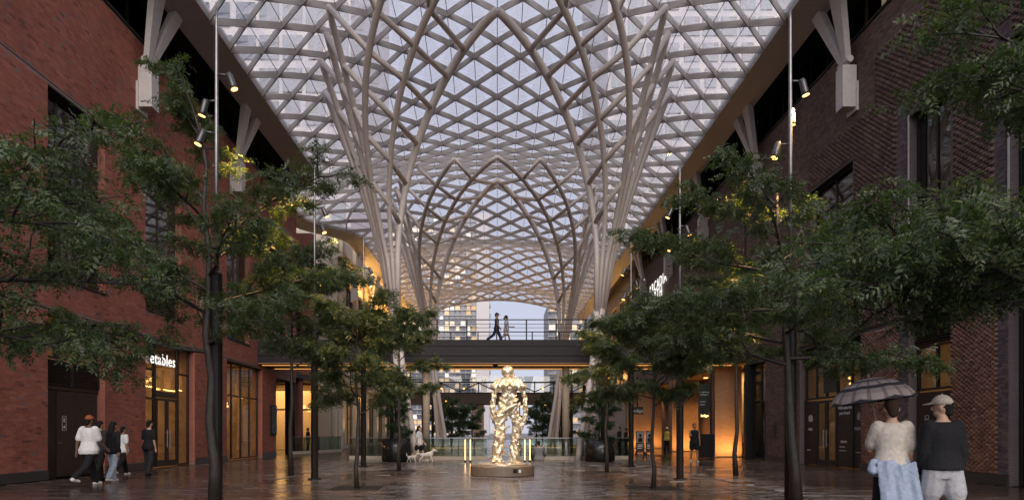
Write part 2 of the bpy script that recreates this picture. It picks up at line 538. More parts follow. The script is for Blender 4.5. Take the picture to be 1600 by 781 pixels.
# ---- glazing
def glazing(parent, side, X, D0, D1, z0, z1, vs, hs, gm, recess=.28, fm=None, fw=.07, name='window', sill=False):
    """framed window with one pane object per light"""
    fm = fm or M['dkmetal']
    x = side*(X+recess)
    f = MB(); d = .09
    def bx(b, a0, a1, c0, c1, dd=d): b.box(x-dd/2, x+dd/2, a0, a1, c0, c1)
    bx(f, D0, D0+fw, z0, z1); bx(f, D1-fw, D1, z0, z1); bx(f, D0+fw, D1-fw, z0, z0+fw); bx(f, D0+fw, D1-fw, z1-fw, z1)
    w = f.build(name, fm, parent)
    DV = [D0+fw] + [D0+(D1-D0)*v for v in vs] + [D1-fw]
    ZV = [z0+fw] + [z0+(z1-z0)*h for h in hs] + [z1-fw]
    for v in DV[1:-1]:
        m = MB(); bx(m, v-fw/2, v+fw/2, z0+fw, z1-fw, .085); m.build('mullion', fm, w)
    for i in range(len(DV)-1):
        a = DV[i] + (fw/2 if i else 0); b = DV[i+1] - (fw/2 if i < len(DV)-2 else 0)
        for h in ZV[1:-1]:
            m = MB(); bx(m, a, b, h-fw/2, h+fw/2, .08); m.build('transom', fm, w)
        for k in range(len(ZV)-1):
            c = ZV[k] + (fw/2 if k else 0); e = ZV[k+1] - (fw/2 if k < len(ZV)-2 else 0)
            p = MB(); tl = random.Random(int(a*100+c*7)).gauss(0,.004)
            p.add([(x-.006-tl,a,c),(x-.006+tl,b,c),(x-.006+tl,b,e),(x-.006-tl,a,e),(x+.006-tl,a,c),(x+.006+tl,b,c),(x+.006+tl,b,e),(x+.006-tl,a,e)],
                  [(0,1,2,3),(7,6,5,4),(0,4,5,1),(1,5,6,2),(2,6,7,3),(3,7,4,0)])
            p.build('pane', gm, w)
    return w
def louvres(parent, side, X, D0, D1, z0, z1, n, recess=.2):
    x = side*(X+recess)
    fr = MB(); fr.box(x-.04,x+.04,D0,D0+.05,z0,z1); fr.box(x-.04,x+.04,D1-.05,D1,z0,z1)
    fr.box(*sorted((x+side*.08,x+side*.1)),D0,D1,z0,z1)
    p = fr.build('louvre_panel', M['dkmetal'], parent)
    me = None
    for i in range(n):
        z = z0 + (i+.5)*(z1-z0)/n
        b = MB(); b.beam((x, D0+.05, z), (x, D1-.05, z), .075, .012, up=(side*-.6,0,.8))
        b.build('slat', M['bronze'], p)
def door(parent, side, X, D0, D1, z0, z1, gm=None, recess=.24, handle_at=None, solid=None):
    x = side*(X+recess); fw = .1
    f = MB()
    f.box(x-.03,x+.03,D0,D0+fw,z0,z1); f.box(x-.03,x+.03,D1-fw,D1,z0,z1); f.box(x-.03,x+.03,D0+fw,D1-fw,z1-fw,z1); f.box(x-.03,x+.03,D0+fw,D1-fw,z0,z0+.25)
    if solid is not None: f.box(x-.02,x+.02,D0+fw,D1-fw,z0+.25,z1-fw)
    d = f.build('door', solid or M['dkmetal'], parent)
    if solid is None:
        p = MB(); p.box(x-.006,x+.006,D0+fw,D1-fw,z0+.25,z1-fw); p.build('pane', gm or M['glass'], d)
    h = MB(); hx = x - side*.085; hd = handle_at
    if solid is None:
        h.tube([(hx,hd,z0+.75),(hx,hd,z0+1.45)], .016, 8); h.tube([(hx,hd,z0+.85),(x,hd,z0+.85)], .012, 6); h.tube([(hx,hd,z0+1.35),(x,hd,z0+1.35)], .012, 6)
    else:
        h.tube([(x,hd,z0+1.02),(hx,hd,z0+1.02)], .012, 6); h.tube([(hx,hd-.06,z0+1.02),(hx,hd+.06,z0+1.02)], .013, 6)
    h.build('handle', M['galv'], d)
    return d

def room(parent, side, X, D0, D1, z0, z1, depth, wall, lamps=(), shelves=0, seed=0, energy=0, col=(1,.6,.28), floor=None):
    """an open-fronted room behind the glazing"""
    r = random.Random(seed)
    xf, xb = X+.5, X+depth
    b = MB()
    def bx(xa, xb_, a, c, e, f): b.box(*sorted((side*xa, side*xb_)), a, c, e, f)
    bx(xb, xb+.1, D0-1.2, D1+1.2, z0, z1); bx(xf, xb, D0-1.3, D0-1.2, z0, z1); bx(xf, xb, D1+1.2, D1+1.3, z0, z1)
    bx(xf, xb, D0-1.2, D1+1.2, z1, z1+.1)
    o = b.build('room', wall, parent)
    b = MB(); bx(xf-.2, xb, D0-1.2, D1+1.2, z0-.004, z0+.004); b.build('room_floor', floor or M['wood'], o)
    for i in range(shelves):
        s = MB(); d0 = D0 - .9 + (D1-D0+1.8)*i/shelves; d1 = d0 + (D1-D0+1.8)/shelves - .12
        h = 2.3 if z1-z0 > 2.6 else 1.6
        s.box(*sorted((side*(xb-.42),side*(xb-.02))), d0, d0+.04, z0, z0+h); s.box(*sorted((side*(xb-.42),side*(xb-.02))), d1-.04, d1, z0, z0+h)
        for k in range(6):
            zz = z0+.1+k*(h-.15)/5
            s.box(*sorted((side*(xb-.41),side*(xb-.03))), d0+.04, d1-.04, zz, zz+.03)
        sh = s.build('shelf', M['wood'], o)
        goods = MB()
        for k in range(5):
            zz = z0+.13+k*(h-.15)/5; q = d0+.08
            while q < d1-.16:
                w = r.uniform(.06,.2); hh = r.uniform(.1,.3)
                goods.box(*sorted((side*(xb-.38),side*(xb-.38+r.uniform(.15,.3)))), q, q+w, zz, zz+hh); q += w + r.uniform(.01,.12)
        goods.build('goods', r.choice([M['cream'], M['tan'], M['bronze']]), sh)
    for k, (dx, dd, zz, rad) in enumerate(lamps):
        l = MB(); c = (side*(X+dx), D0+(D1-D0)*dd, zz)
        l.ball(c, (rad,rad,rad*.7), 10, 6)
        q = l.build('pendant_lamp', M['warm'], o)
        l = MB(); l.tube([(c[0],c[1],c[2]+rad*.5),(c[0],c[1],z1)], .008, 5); l.build('cord', M['black'], q)
    if energy:
        L = bpy.data.lights.new('room_light', 'AREA'); L.energy = energy; L.color = col; L.shape = 'RECTANGLE'
        L.size = depth*.5; L.size_y = (D1-D0)*.8
        lo = bpy.data.objects.new('room_light', L); COL.objects.link(lo)
        lo.location = (side*(X+depth*.55), (D0+D1)/2, z1-.06); setp(lo, parent)
    return o

def facade_mat(name, c1, c2, mort, sc):
    t = NT(name); br = t.new('TexBrick'); v = t.geo(); mp = t.new('Mapping')
    sx = t.new('SeparateXYZ'); t.link(v, sx.inputs[0]); cb = t.new('CombineXYZ')
    t.link(t.math('ADD', sx.outputs[0], sx.outputs[1]), cb.inputs[0]); t.link(sx.outputs[2], cb.inputs[1])
    t.link(cb.outputs[0], br.inputs['Vector']); br.inputs['Scale'].default_value = sc
    br.inputs['Color1'].default_value = (*c1,1); br.inputs['Color2'].default_value = (*c2,1); br.inputs['Mortar'].default_value = (*mort,1)
    br.inputs['Mortar Size'].default_value = .012; br.inputs['Brick Width'].default_value = .22; br.inputs['Row Height'].default_value = .075
    n = t.noise(t.geo(), .6, 4)
    c = t.mix(.35, br.outputs[0], t.ramp(n, [(.3,.5),(.7,1.25)]), 'MULTIPLY')
    return t.done(t.pbsdf(c, .75, 0, t.bump(br.outputs['Fac'], -.3, .006), .3))
M['farbrown'] = facade_mat('far_brown_brick', (.12,.068,.055), (.15,.082,.066), (.10,.08,.07), 1.0)
M['farbuff'] = facade_mat('far_buff_brick', (.36,.20,.11), (.29,.155,.085), (.25,.18,.12), 1.0)
M['farred'] = facade_mat('far_red_brick', (.30,.095,.065), (.36,.12,.08), (.2,.11,.09), 1.0)

M['farplum'] = facade_mat('far_plum_brick', (.13,.10,.11), (.16,.125,.13), (.12,.10,.10), 1.0)
HEAD, UZ0, UZ1, TOP, SOF = 4.9, 5.9, 11.45, 15.6, 17.9
X0 = 13.0

# ---------------------------------------------------------------- left red brick building
LB = thing('brick_building', 'red brick building with tall dark windows along the left side', 'building', (-15, 24, 0))
Lop = [(18.5,21.2,0,HEAD),(23.65,27.5,0,HEAD),(30.75,35.4,0,HEAD),
       (18.5,21.2,UZ0,UZ1),(23.65,26.3,UZ0,UZ1),(30.75,33.6,UZ0,UZ1),(37.6,42,-1,HEAD)]
LD0, LD1 = 6.0, 41.4
wall_backing(-1, X0, LD0, LD1, 0, TOP, Lop).build('wall', M['mortar'], LB)
JT = [(LD0,LD1,4.93,4.96),(LD0,LD1,11.52,11.55)]
A = bricks(-1, X0, 14.8, LD1, .28, TOP-.02, Lop+JT, seed=3)
piece_field('brickwork', BV, A, -1, X0, M['brick'], LB, 300, 'brick', in_view(-1, X0))
for z_ in (4.93, 11.52):
    b = MB(); b.box(-X0-.01, -X0+.002, 14.8, LD1, z_-.003, z_+.033); b.build('movement_joint', M['black'], LB)
# end wall beyond the last pier, facing away, and the plinth
b = MB(); b.box(-X0-12, -X0-.36, LD1-.35, LD1-.003, HEAD, TOP); b.box(-X0-12,-X0-.36,37.2,37.6,0,HEAD); b.box(-X0-12,-X0-.02,37.6,LD1,HEAD-.3,HEAD-.001); b.build('end_wall', M['mortar'], LB)
def plinth(side, spans, parent, mat):
    for a, c in spans:
        p = MB(); p.box(*sorted((side*X0, side*(X0-.045))), a, c, 0, .27); p.build('plinth', mat, parent)
plinth(-1, [(LD0,18.5),(21.2,23.65),(27.5,30.75),(35.4,37.6)], LB, M['stonedk'])
# reveal bricks at openings (short returns) and the dark head soffits
for o in Lop[:-1]:
    l = MB(); l.box(-X0-.5, -X0+.004, o[0]+.002, o[1]-.002, o[3]-.05, o[3]+.0); l.build('lintel', M['dkmetal'], LB)
    if o[2] > 1:
        s = MB(); s.box(-X0-.33, -X0+.06, o[0]+.003, o[1]-.003, o[2]-.002, o[2]+.06); s.build('sill', M['dkmetal'], LB)
for o in Lop[:6]:
    b = MB(); b.box(-X0-.235, -X0+.001, o[1]-.006, o[1]-.001, o[2]+.07, o[3]-.052); b.build('jamb', M['farred'], LB)
# upper windows
for o in Lop[3:6]:
    glazing(LB, -1, X0, o[0], o[1], o[2]+.06, o[3]-.05, [.27,.62] if o is Lop[3] else [.5], [.28], M['dglass'])
bx_ = MB(); bx_.box(-X0-7, -X0-6.9, LD0, LD1, 5.05, TOP); bx_.box(-X0-7,-X0-.36,LD0,LD1,5.0,5.05); bx_.build('upper_room', M['darkroom'], LB)
# bay with solid doors, louvre and lit transom
o = Lop[0]
door(LB, -1, X0, 18.75+.45, 18.75+1.32, 0.03, 2.62, solid=M['bronze'], handle_at=19.27)
door(LB, -1, X0, 20.09, 21.1, 0.03, 2.62, solid=M['bronze'], handle_at=20.2)
p = MB(); p.box(-X0-.27,-X0-.23,18.52,19.18,0,2.62); p.build('side_panel', M['dkmetal'], LB)
p = MB(); p.box(-X0-.29,-X0-.2,18.52,21.18,2.64,2.76); p.build('transom', M['dkmetal'], LB)
louvres(LB, -1, X0, 18.52, 19.82, 2.78, 3.55, 11); louvres(LB, -1, X0, 19.84, 21.18, 2.78, 3.55, 11)
glazing(LB, -1, X0, 18.52, 21.18, 3.57, HEAD-.05, [.26,.66], [], M['glass'])
room(LB, -1, X0, 18.6, 21.1, 3.4, 4.98, 4, M['plaster'], [(1.2,.75,4.2,.13)], 0, 2, 26)
ps = MB(); ps.box(-X0-.225, -X0-.212, 19.42, 19.62, 1.42, 1.88)
pl = ps.build('door_sign', M['sign'], LB)
fr = MB()
for a,c,e,f in ((19.43,19.61,1.43,1.44),(19.43,19.61,1.86,1.87),(19.43,19.44,1.44,1.86),(19.60,19.61,1.44,1.86)): fr.box(-X0-.212,-X0-.207,a,c,e,f)
fr.box(-X0-.212,-X0-.207,19.50,19.54,1.68,1.80); fr.add([(-X0-.208,19.48,1.5),(-X0-.208,19.56,1.5),(-X0-.208,19.52,1.6)],[(0,1,2)])
fr.build('door_symbol', M['letter'], pl)
# lit shop with double doors
glazing(LB, -1, X0, 23.67, 24.75, .02, HEAD-.05, [], [.55,.78], M['glass'], name='shop_window')
door(LB, -1, X0, 24.80, 25.62, .03, 2.72, handle_at=25.52); door(LB, -1, X0, 25.64, 26.46, .03, 2.72, handle_at=25.74)
p = MB(); p.box(-X0-.31,-X0-.19,24.76,26.52,2.74,2.9); p.build('door_head', M['dkmetal'], LB)
glazing(LB, -1, X0, 24.76, 26.52, 2.91, HEAD-.05, [], [.62], M['glass'], name='shop_window')
glazing(LB, -1, X0, 26.54, 27.48, .02, HEAD-.05, [], [.78], M['glass'], name='shop_window')
room(LB, -1, X0, 23.7, 27.4, 0, 4.97, 6.5, M['shopwall'], [(1.0,.5,3.4,.08),(1.9,.08,3.0,.09),(2.6,.95,2.7,.1),(3.6,.2,2.9,.1),(5.0,.8,3.0,.1),(0.9,.85,2.9,.07),(2.2,.3,3.3,.12),(3.0,.72,3.1,.12),(1.6,.9,3.6,.1),(4.4,.5,3.3,.12),(1.3,.12,3.7,.09)], 5, 5, 230, (1,.60,.27))
sg = thing('shop_sign', 'glowing white shop lettering inside the lit shop window', 'sign', (-X0-.4, 25.4, 4.0))
textobj('lettering', 'etables', .62, M['lit'], sg, face_M((-X0-.18, 24.3, 4.02), (0,1,0)), .004, bold=.004, space=1.08)
# far glazed shopfront
glazing(LB, -1, X0, 30.77, 35.38, .03, HEAD-.05, [.25,.5,.75], [.66], M['glass'], name='shop_window')
room(LB, -1, X0, 30.8, 35.3, 0, 4.97, 6.5, M['shopwall'], [(0.9,.2,2.2,.08),(1.1,.55,2.9,.09),(2.0,.75,2.2,.09),(2.8,.05,3.4,.1),(3.8,.9,2.6,.1),(5.0,.5,2.9,.1),(1.0,.96,3.3,.08),(1.5,.12,3.0,.14),(2.5,.4,2.6,.12),(3.2,.65,3.2,.12),(1.7,.88,2.8,.12),(4.2,.3,3.2,.12)], 6, 8, 280, (1,.58,.24))
pc = MB(); pc.box(-X0+.001, -X0+.09, 36.6, 37.5, 1.25, 2.95)
sb = pc.build('poster_case', M['black'], LB); pc = MB(); pc.box(-X0+.09,-X0+.096,36.68,37.42,1.33,2.87); pc.build('poster', M['sign'], sb)

def upper_works(parent, side, D0, D1, lit):
    """recessed clerestory above the masonry, with its coping"""
    b = MB(); b.box(*sorted((side*(X0-.06), side*(X0+.75))), D0, D1, TOP, TOP+.09); b.build('coping', M['greymetal'], parent)
    b = MB(); b.box(*sorted((side*(X0+.6), side*(X0+.9))), D0, D1, TOP+.09, TOP+.42); b.build('upstand', M['greymetal'], parent)
    x = side*(X0+.75)
    n = int((D1-D0)/1.35)
    for i in range(n):
        a, c = D0 + i*(D1-D0)/n, D0 + (i+1)*(D1-D0)/n
        fr = MB(); fr.box(x-.05,x+.05,a,a+.09,TOP+.42,SOF+.6); fr.build('clerestory_mullion', M['dkmetal'], parent)
        p = MB(); p.box(x-.006,x+.006,a+.09,c,TOP+.42,SOF+.6); p.build('clerestory_pane', M['dglass'], parent)
        if i in lit:
            q = MB(); q.box(*sorted((side*(X0+1.3),side*(X0+1.35))), a+.1, c, TOP+.42, SOF+.3); q.build('lit_blind', M['softw'], parent)
    b = MB(); b.box(*sorted((side*(X0+5), side*(X0+5.1))), D0, D1, TOP, SOF+.6)
    b.box(*sorted((side*(X0+.7), side*(X0+12))), D0, D1, SOF+.6, SOF+.9); b.box(*sorted((side*(X0+.36), side*(X0+12))), D0, D1, TOP-.3, TOP-.002)
    b.box(*sorted((side*(X0+.9), side*(X0+12))), D0-.1, D0, TOP, SOF+.9); b.box(*sorted((side*(X0+.9), side*(X0+12))), D1, D1+.1, TOP, SOF+.9)
    b.build('attic', M['darkroom'], parent)
upper_works(LB, -1, LD0, LD1, ())
b = MB(); b.box(-X0-12, -X0-.36, LD0, LD0+.3, 0, TOP); b.box(-X0-12.2, -X0-12, LD0, LD1, 0, TOP); b.build('rear_wall', M['mortar'], LB)

# ---------------------------------------------------------------- right brown brick building
RB = thing('brown_brick_building', 'dark brown building with raised scale-pattern brickwork along the right side', 'building', (15, 24, 0))
RD0, RD1 = 6.0, 33.4
Rop = [(13.6,16.25,0,HEAD),(18.35,20.2,0,HEAD),(22.9,27.5,0,HEAD),(31.0,RD1,0,HEAD),
       (13.6,16.25,UZ0,UZ1-.1),(18.35,20.2,UZ0,UZ1-.1),(23.4,26.6,UZ0,UZ1-.1)]
wall_backing(1, X0, RD0, RD1, 0, TOP, Rop).build('wall', M['dmortar'], RB)
quoin = [(16.25,16.62,0,UZ1+.4),(20.2,20.72,0,UZ1+.4)]
A = bricks(1, X0, 26.8, RD1, .28, TOP-.02, Rop, seed=5); piece_field('brickwork', BV, A, 1, X0, M['dbrick'], RB)
A = bricks(1, X0, 22.0, 26.8, UZ1+1.2, TOP-.02, Rop, seed=6); piece_field('brickwork', BV, A, 1, X0, M['dbrick'], RB)
A = bricks(1, X0, 14.8, 22.0, TOP-1.2, TOP-.02, Rop, seed=7); piece_field('brickwork', BV, A, 1, X0, M['dbrick'], RB)
for k, q in enumerate(quoin):
    A = bricks(1, X0-.012, q[0], q[1], .28, UZ1+.4, [(q[0],q[1],4.93,UZ0-.1)], seed=8+k)
    b = MB(); b.box(X0-.012, X0-.001, q[0], q[1], .28, UZ1+.4); b.build('quoin_bed', M['dmortar'], RB)
    piece_field('quoin_brickwork', BV, A, 1, X0-.012, M['pbrick'], RB)
def scales(D0, D1, z0, z1, L, H, holes, seed, dep, lw, hh):
    rg = np.random.RandomState(seed); out = []
    for r in range(int((z1-z0)/H)):
        z = z0 + (r+.5)*H
        for c in range(int((D1-D0)/L)+1):
            d = D0 + (c+.25+.5*(r%2))*L
            if d+L*.45 > D1 or any(h[0]-L*.45 < d < h[1]+L*.45 and h[2]-H*.6 < z < h[3]+H*.6 for h in holes): continue
            out.append((d, z, lw*rg.uniform(.96,1.03), hh, dep*rg.uniform(.85,1.12)))
    return out
S = scales(16.62, 18.35, .3, 4.85, .188, .064, Rop, 1, .040, .172, .088) + scales(20.72, 22.9, .3, 4.85, .188, .064, Rop, 2, .040, .172, .088)
SU = scales(14.9, 26.8, 5.05, TOP-1.2, .22, .090, Rop+quoin+[(22.0,26.8,UZ1+1.2,TOP)], 3, .06, .185, .10)
see = in_view(1, X0)
piece_field('scale_field', SV, np.array(S), 1, X0, M['scale'], RB, 300, 'shaped_brick', see, True)
piece_field('upper_scale_field', SV, np.array(SU), 1, X0, M['dbrick'], RB, smooth=True)
plinth(1, [(RD0,13.6),(16.25,18.35),(20.2,22.9),(27.5,31.0)], RB, M['stonedk'])
for o in Rop:
    l = MB(); l.box(X0-.004, X0+.5, o[0]+.002, o[1]-.002, o[3]-.05, o[3]); l.build('lintel', M['dkmetal'], RB)
    if o[2] > 1:
        s = MB(); s.box(X0-.06, X0+.33, o[0]+.003, o[1]-.003, o[2]-.002, o[2]+.06); s.build('sill', M['dkmetal'], RB)
b = MB(); b.box(X0-.02, X0+.1, RD0, RD1, 4.96, 5.03); b.build('string_course', M['greymetal'], RB)
for o in Rop:
    b = MB(); b.box(X0-.001, X0+.235, o[1]-.006, o[1]-.001, o[2]+.07, o[3]-.052); b.build('jamb', M['farplum'], RB)
for o in Rop[4:]:
    glazing(RB, 1, X0, o[0], o[1], o[2]+.06, o[3]-.05, [.5], [.3], M['dglass'])
for d in (20.2, 16.25):      # bright reveal trims
    t_ = MB(); t_.box(X0-.05, X0-.015, d-.035, d+.002, 5.1, UZ1-.1); t_.build('reveal_trim', M['white'], RB)
bx_ = MB(); bx_.box(X0+6.9, X0+7, RD0, RD1, 5.05, TOP); bx_.box(X0+.36,X0+7,RD0,RD1,5.0,5.05); bx_.build('upper_room', M['darkroom'], RB)
# nearest bay
glazing(RB, 1, X0, 13.62, 16.23, .02, HEAD-.05, [.5], [.55], M['dglass'])
# door bay with louvre and lit glass
glazing(RB, 1, X0, 18.37, 20.18, 2.66, 4.05, [.5], [], M['glass'])
louvres(RB, 1, X0, 18.37, 20.18, 4.07, HEAD-.05, 9)
door(RB, 1, X0, 18.5, 19.3, .03, 2.6, solid=M['bronze'], handle_at=19.2); door(RB, 1, X0, 19.32, 20.12, .03, 2.6, solid=M['bronze'], handle_at=19.42)
room(RB, 1, X0, 18.4, 20.1, 2.5, 4.97, 4, M['plaster'], [(1.3,.4,3.6,.16)], 0, 4, 14)
sgn = MB(); sgn.box(X0+.19, X0+.205, 19.55, 19.74, 1.4, 1.9); pl = sgn.build('door_sign', M['sign'], RB)
fr = MB()
for a,c,e,f in ((19.56,19.73,1.41,1.42),(19.56,19.73,1.88,1.89),(19.56,19.57,1.42,1.88),(19.72,19.73,1.42,1.88)): fr.box(X0+.184,X0+.19,a,c,e,f)
fr.box(X0+.184,X0+.19,19.63,19.66,1.55,1.8); fr.box(X0+.184,X0+.19,19.59,19.70,1.72,1.75)
fr.build('door_symbol', M['letter'], pl)
# shop to let
glazing(RB, 1, X0, 22.92, 27.48, 2.74, 4.1, [.22,.44,.62,.8], [], M['glass'])
louvres(RB, 1, X0, 22.92, 25.2, 4.12, HEAD-.05, 8); louvres(RB, 1, X0, 25.22, 27.48, 4.12, HEAD-.05, 8)
door(RB, 1, X0, 24.92, 25.70, .03, 2.66, handle_at=25.60); door(RB, 1, X0, 25.72, 26.5, .03, 2.66, handle_at=25.82)
for a, c in ((22.94,23.72),(23.76,24.86),(26.56,27.46)):
    p = MB(); p.box(X0+.22, X0+.26, a, c, .05, 2.68); p.build('window_panel', M['bronze'], RB)
    p = MB(); p.box(X0+.19, X0+.29, c+.002, c+.038, .03, 2.72); p.build('mullion', M['dkmetal'], RB)
tb = MB(); tb.box(X0+.2, X0+.215, 24.9, 25.9, 2.95, 3.85); tb.build('dark_screen', M['sign'], RB)
def rtext(s, size, D, z, **k): textobj('window_lettering', s, size, M['letter'], RB, face_M((X0+.214, D, z), (0,-1,0)), .002, **k)
rtext('Well suited for', .16, 24.82, 2.26, bold=.004); rtext('your brand.', .16, 24.72, 2.06, bold=.004)
rtext('RIOCAN', .11, 24.62, .98, bold=.004); rtext('retail leasing', .075, 24.72, .80); rtext('thewelltoronto.com', .06, 24.72, .66)
rtext('THE WELL', .16, 23.70, 1.45); rtext('WELL', .16, 27.2, 1.45); rtext('retail leasing', .06, 23.6, .62); rtext('retail leasing', .06, 27.3, .62)
for D in (23.35, 27.0):
    lg = MB()
    for k, h in enumerate((.22,.34,.28,.34,.22)): lg.box(X0+.212,X0+.216, D-.17+k*.07, D-.14+k*.07, 1.95-h/2+(.06 if k in (1,3) else 0), 1.95+h/2)
    lg.build('logo', M['letter'], RB)
room(RB, 1, X0, 23.0, 27.4, 0, 4.97, 6, M['cream'], [(2.2,.25,3.35,.1),(1.4,.7,3.6,.1),(2.6,.6,3.2,.09),(1.8,.85,3.4,.1),(3.4,.4,3.5,.09)], 0, 9, 40)
call = MB(); call.box(X0-.05, X0+.0, 29.7, 30.0, 1.1, 1.85); call.build('entry_panel', M['bronze'], RB)
# glazed end bay
glazing(RB, 1, X0, 31.02, RD1-.35, .03, HEAD-.05, [.5], [.6], M['dglass'])
b = MB(); b.box(X0-.12, X0+.3, RD1-.33, RD1-.002, 0, HEAD); b.build('corner_post', M['black'], RB)
upper_works(RB, 1, RD0, RD1, (8,9,12))
b = MB(); b.box(X0+.36, X0+12, RD0, RD0+.3, 0, TOP); b.box(X0+12, X0+12.2, RD0, RD1, 0, TOP); b.box(X0+.36,X0+12,RD1-.3,RD1-.002,HEAD,TOP); b.build('rear_wall', M['dmortar'], RB)
# ================================================================ glass canopy
EB = 11.4
def edge_x(D, side):
    return EB + (3.4*math.exp(-((D-46.5)/4.6)**4) if side < 0 else 0.0)
def roof_z(X, D):
    E = edge_x(D, -1 if X < 0 else 1)
    c = max(0.0, 1-(X/E)**2)
    return CAMZ + 16.2 + c*(2.25 + (.62+.5*min(1,max(0,(D-44)/14)))*math.cos(2*math.pi*(D-28.3)/19.3))
RY0, RJ, RS = 19.6, 75, .94
def node(i, j):
    D = RY0 + j*RS
    X = (i/10.0)*edge_x(D, -1 if i < 0 else 1)
    return Vector((X, D, roof_z(X, D)))
CAN = thing('glass_canopy', 'white diagonal-grid glass roof arching over the whole passage', 'canopy', (0, 55, 17))
ub = MB(); ub.add([(-.16,-.5,-.5),(.16,-.5,-.5),(.16,.5,-.5),(-.16,.5,-.5),(-.5,-.5,.5),(.5,-.5,.5),(.5,.5,.5),(-.5,.5,.5)],[(0,3,2,1),(4,5,6,7),(0,1,5,4),(1,2,6,5),(2,3,7,6),(3,0,4,7)]); beam_me = ub.mesh('roof_beam', M['white'])
beams = []
for j in range(RJ):
    for i in range(-10, 11):
        if (i+j) % 2: continue
        for di in (-1, 1):
            if -10 <= i+di <= 10: beams.append((node(i,j), node(i+di,j+1), di))
def seen(p):
    px = 777+1000*p[0]/p[1]; py = 676-1000*(p[2]-CAMZ)/p[1]
    return -20 < px < 1620 and -20 < py
order = sorted(range(len(beams)), key=lambda k: (0 if seen((beams[k][0]+beams[k][1])/2) else 1, beams[k][0].length))
sing = set(order[:300])
rest_b = MB(); BW, BH = .13, .26
for k, (p, q, di) in enumerate(beams):
    d = (q-p); L = d.length; d.normalize()
    x = d.cross(Vector((0,0,1))).normalized(); y = x.cross(d)
    off = Vector((0,0,-.002 if di > 0 else 0))
    if k in sing:
        Mx = Matrix((x*BW, d*(L-.02), y*BH)).transposed().to_4x4(); Mx.translation = (p+q)/2+off
        mobj('roof_beam', beam_me, CAN, Mx)
    else:
        vs = []
        for c in (p+off+d*.01, q+off-d*.01):
            vs += [c-x*.021-y*.13, c+x*.021-y*.13, c+x*.065+y*.13, c-x*.065+y*.13]
        rest_b.add(vs, [(3,2,1,0),(4,5,6,7),(0,1,5,4),(1,2,6,5),(2,3,7,6),(3,0,4,7)])
tag(rest_b.build('roof_beams', M['white'], CAN), kind='stuff')
# panes: two triangles per diamond, joined along a slim glazing bar
tris = []; bars = MB()
UP = Vector((0,0,.135))
for j in range(0, RJ-1):
    for i in range(-10, 11):
        if (i+j) % 2: continue
        a, c = node(i,j), node(i,j+2)
        if -10 < i: tris.append((a, c, node(i-1,j+1)))
        if i < 10: tris.append((a, node(i+1,j+1), c))
        if -10 < i < 10: bars.tube([a+UP-Vector((0,0,.03)), c+UP-Vector((0,0,.03))], .016, 4, caps=False)
tag(bars.build('glazing_bars', M['dkmetal'], CAN), kind='stuff')
order = sorted(range(len(tris)), key=lambda k: (0 if seen(sum(tris[k], Vector())/3) else 1, tris[k][0].length))
sing = set(order[:300]); rp = MB()
pane_me = MB().add([(0,0,0),(1,0,0),(0,1,0),(0,0,.012),(1,0,.012),(0,1,.012)], [(0,2,1),(3,4,5),(0,1,4,3),(1,2,5,4),(2,0,3,5)]).mesh('roof_pane', M['rglass'])
for k, (a, b_, c) in enumerate(tris):
    g = (a+b_+c)/3; s_ = 1.0
    a, b_, c = [g+(q-g)*s_+UP for q in (a,b_,c)]
    u, v = b_-a, c-a; n = u.cross(v).normalized()
    if n.z < 0: u, v = v, u; n = -n
    if k in sing:
        Mx = Matrix((u, v, n)).transposed().to_4x4(); Mx.translation = a
        mobj('roof_pane', pane_me, CAN, Mx)
    else:
        rp.add([a, a+u, a+v, a+n*.012, a+u+n*.012, a+v+n*.012], [(0,2,1),(3,4,5),(0,1,4,3),(1,2,5,4),(2,0,3,5)])
tag(rp.build('roof_panes', M['rglass'], CAN), kind='stuff')
# edge gutters
RY1 = RY0 + RJ*RS
for side in (-1, 1):
    sec = lambda D: [(edge_x(D,side)-.12, 17.50), (edge_x(D,side)+.95, 17.05), (edge_x(D,side)+1.0, 17.95), (edge_x(D,side)-.10, 17.95)]
    vs = []; fs = []; N = 90
    for k in range(N+1):
        D = RY0 + (RY1-RY0)*k/N
        vs += [(side*x, D, z) for x, z in sec(D)]
    for k in range(N):
        for m in range(4):
            fs.append((k*4+m, k*4+(m+1)%4, k*4+4+(m+1)%4, k*4+4+m))
    fs += [(3,2,1,0), tuple(N*4+m for m in range(4))]
    MB().add(vs, fs).build('edge_beam', M['white'], CAN)
    b = MB(); b.box(*sorted((side*(EB+.98), side*(X0+.7))), RY0, 41.2 if side < 0 else RY1-8, 17.72, 17.9); b.build('gutter', M['greymetal'], CAN)
for k in (0, RJ):
    eb = MB()
    for i in range(-10, 10):
        p, q = node(i,k), node(i+1,k); eb.beam(p, q, .16, .42)
    eb.build('end_rib', M['white'], CAN)

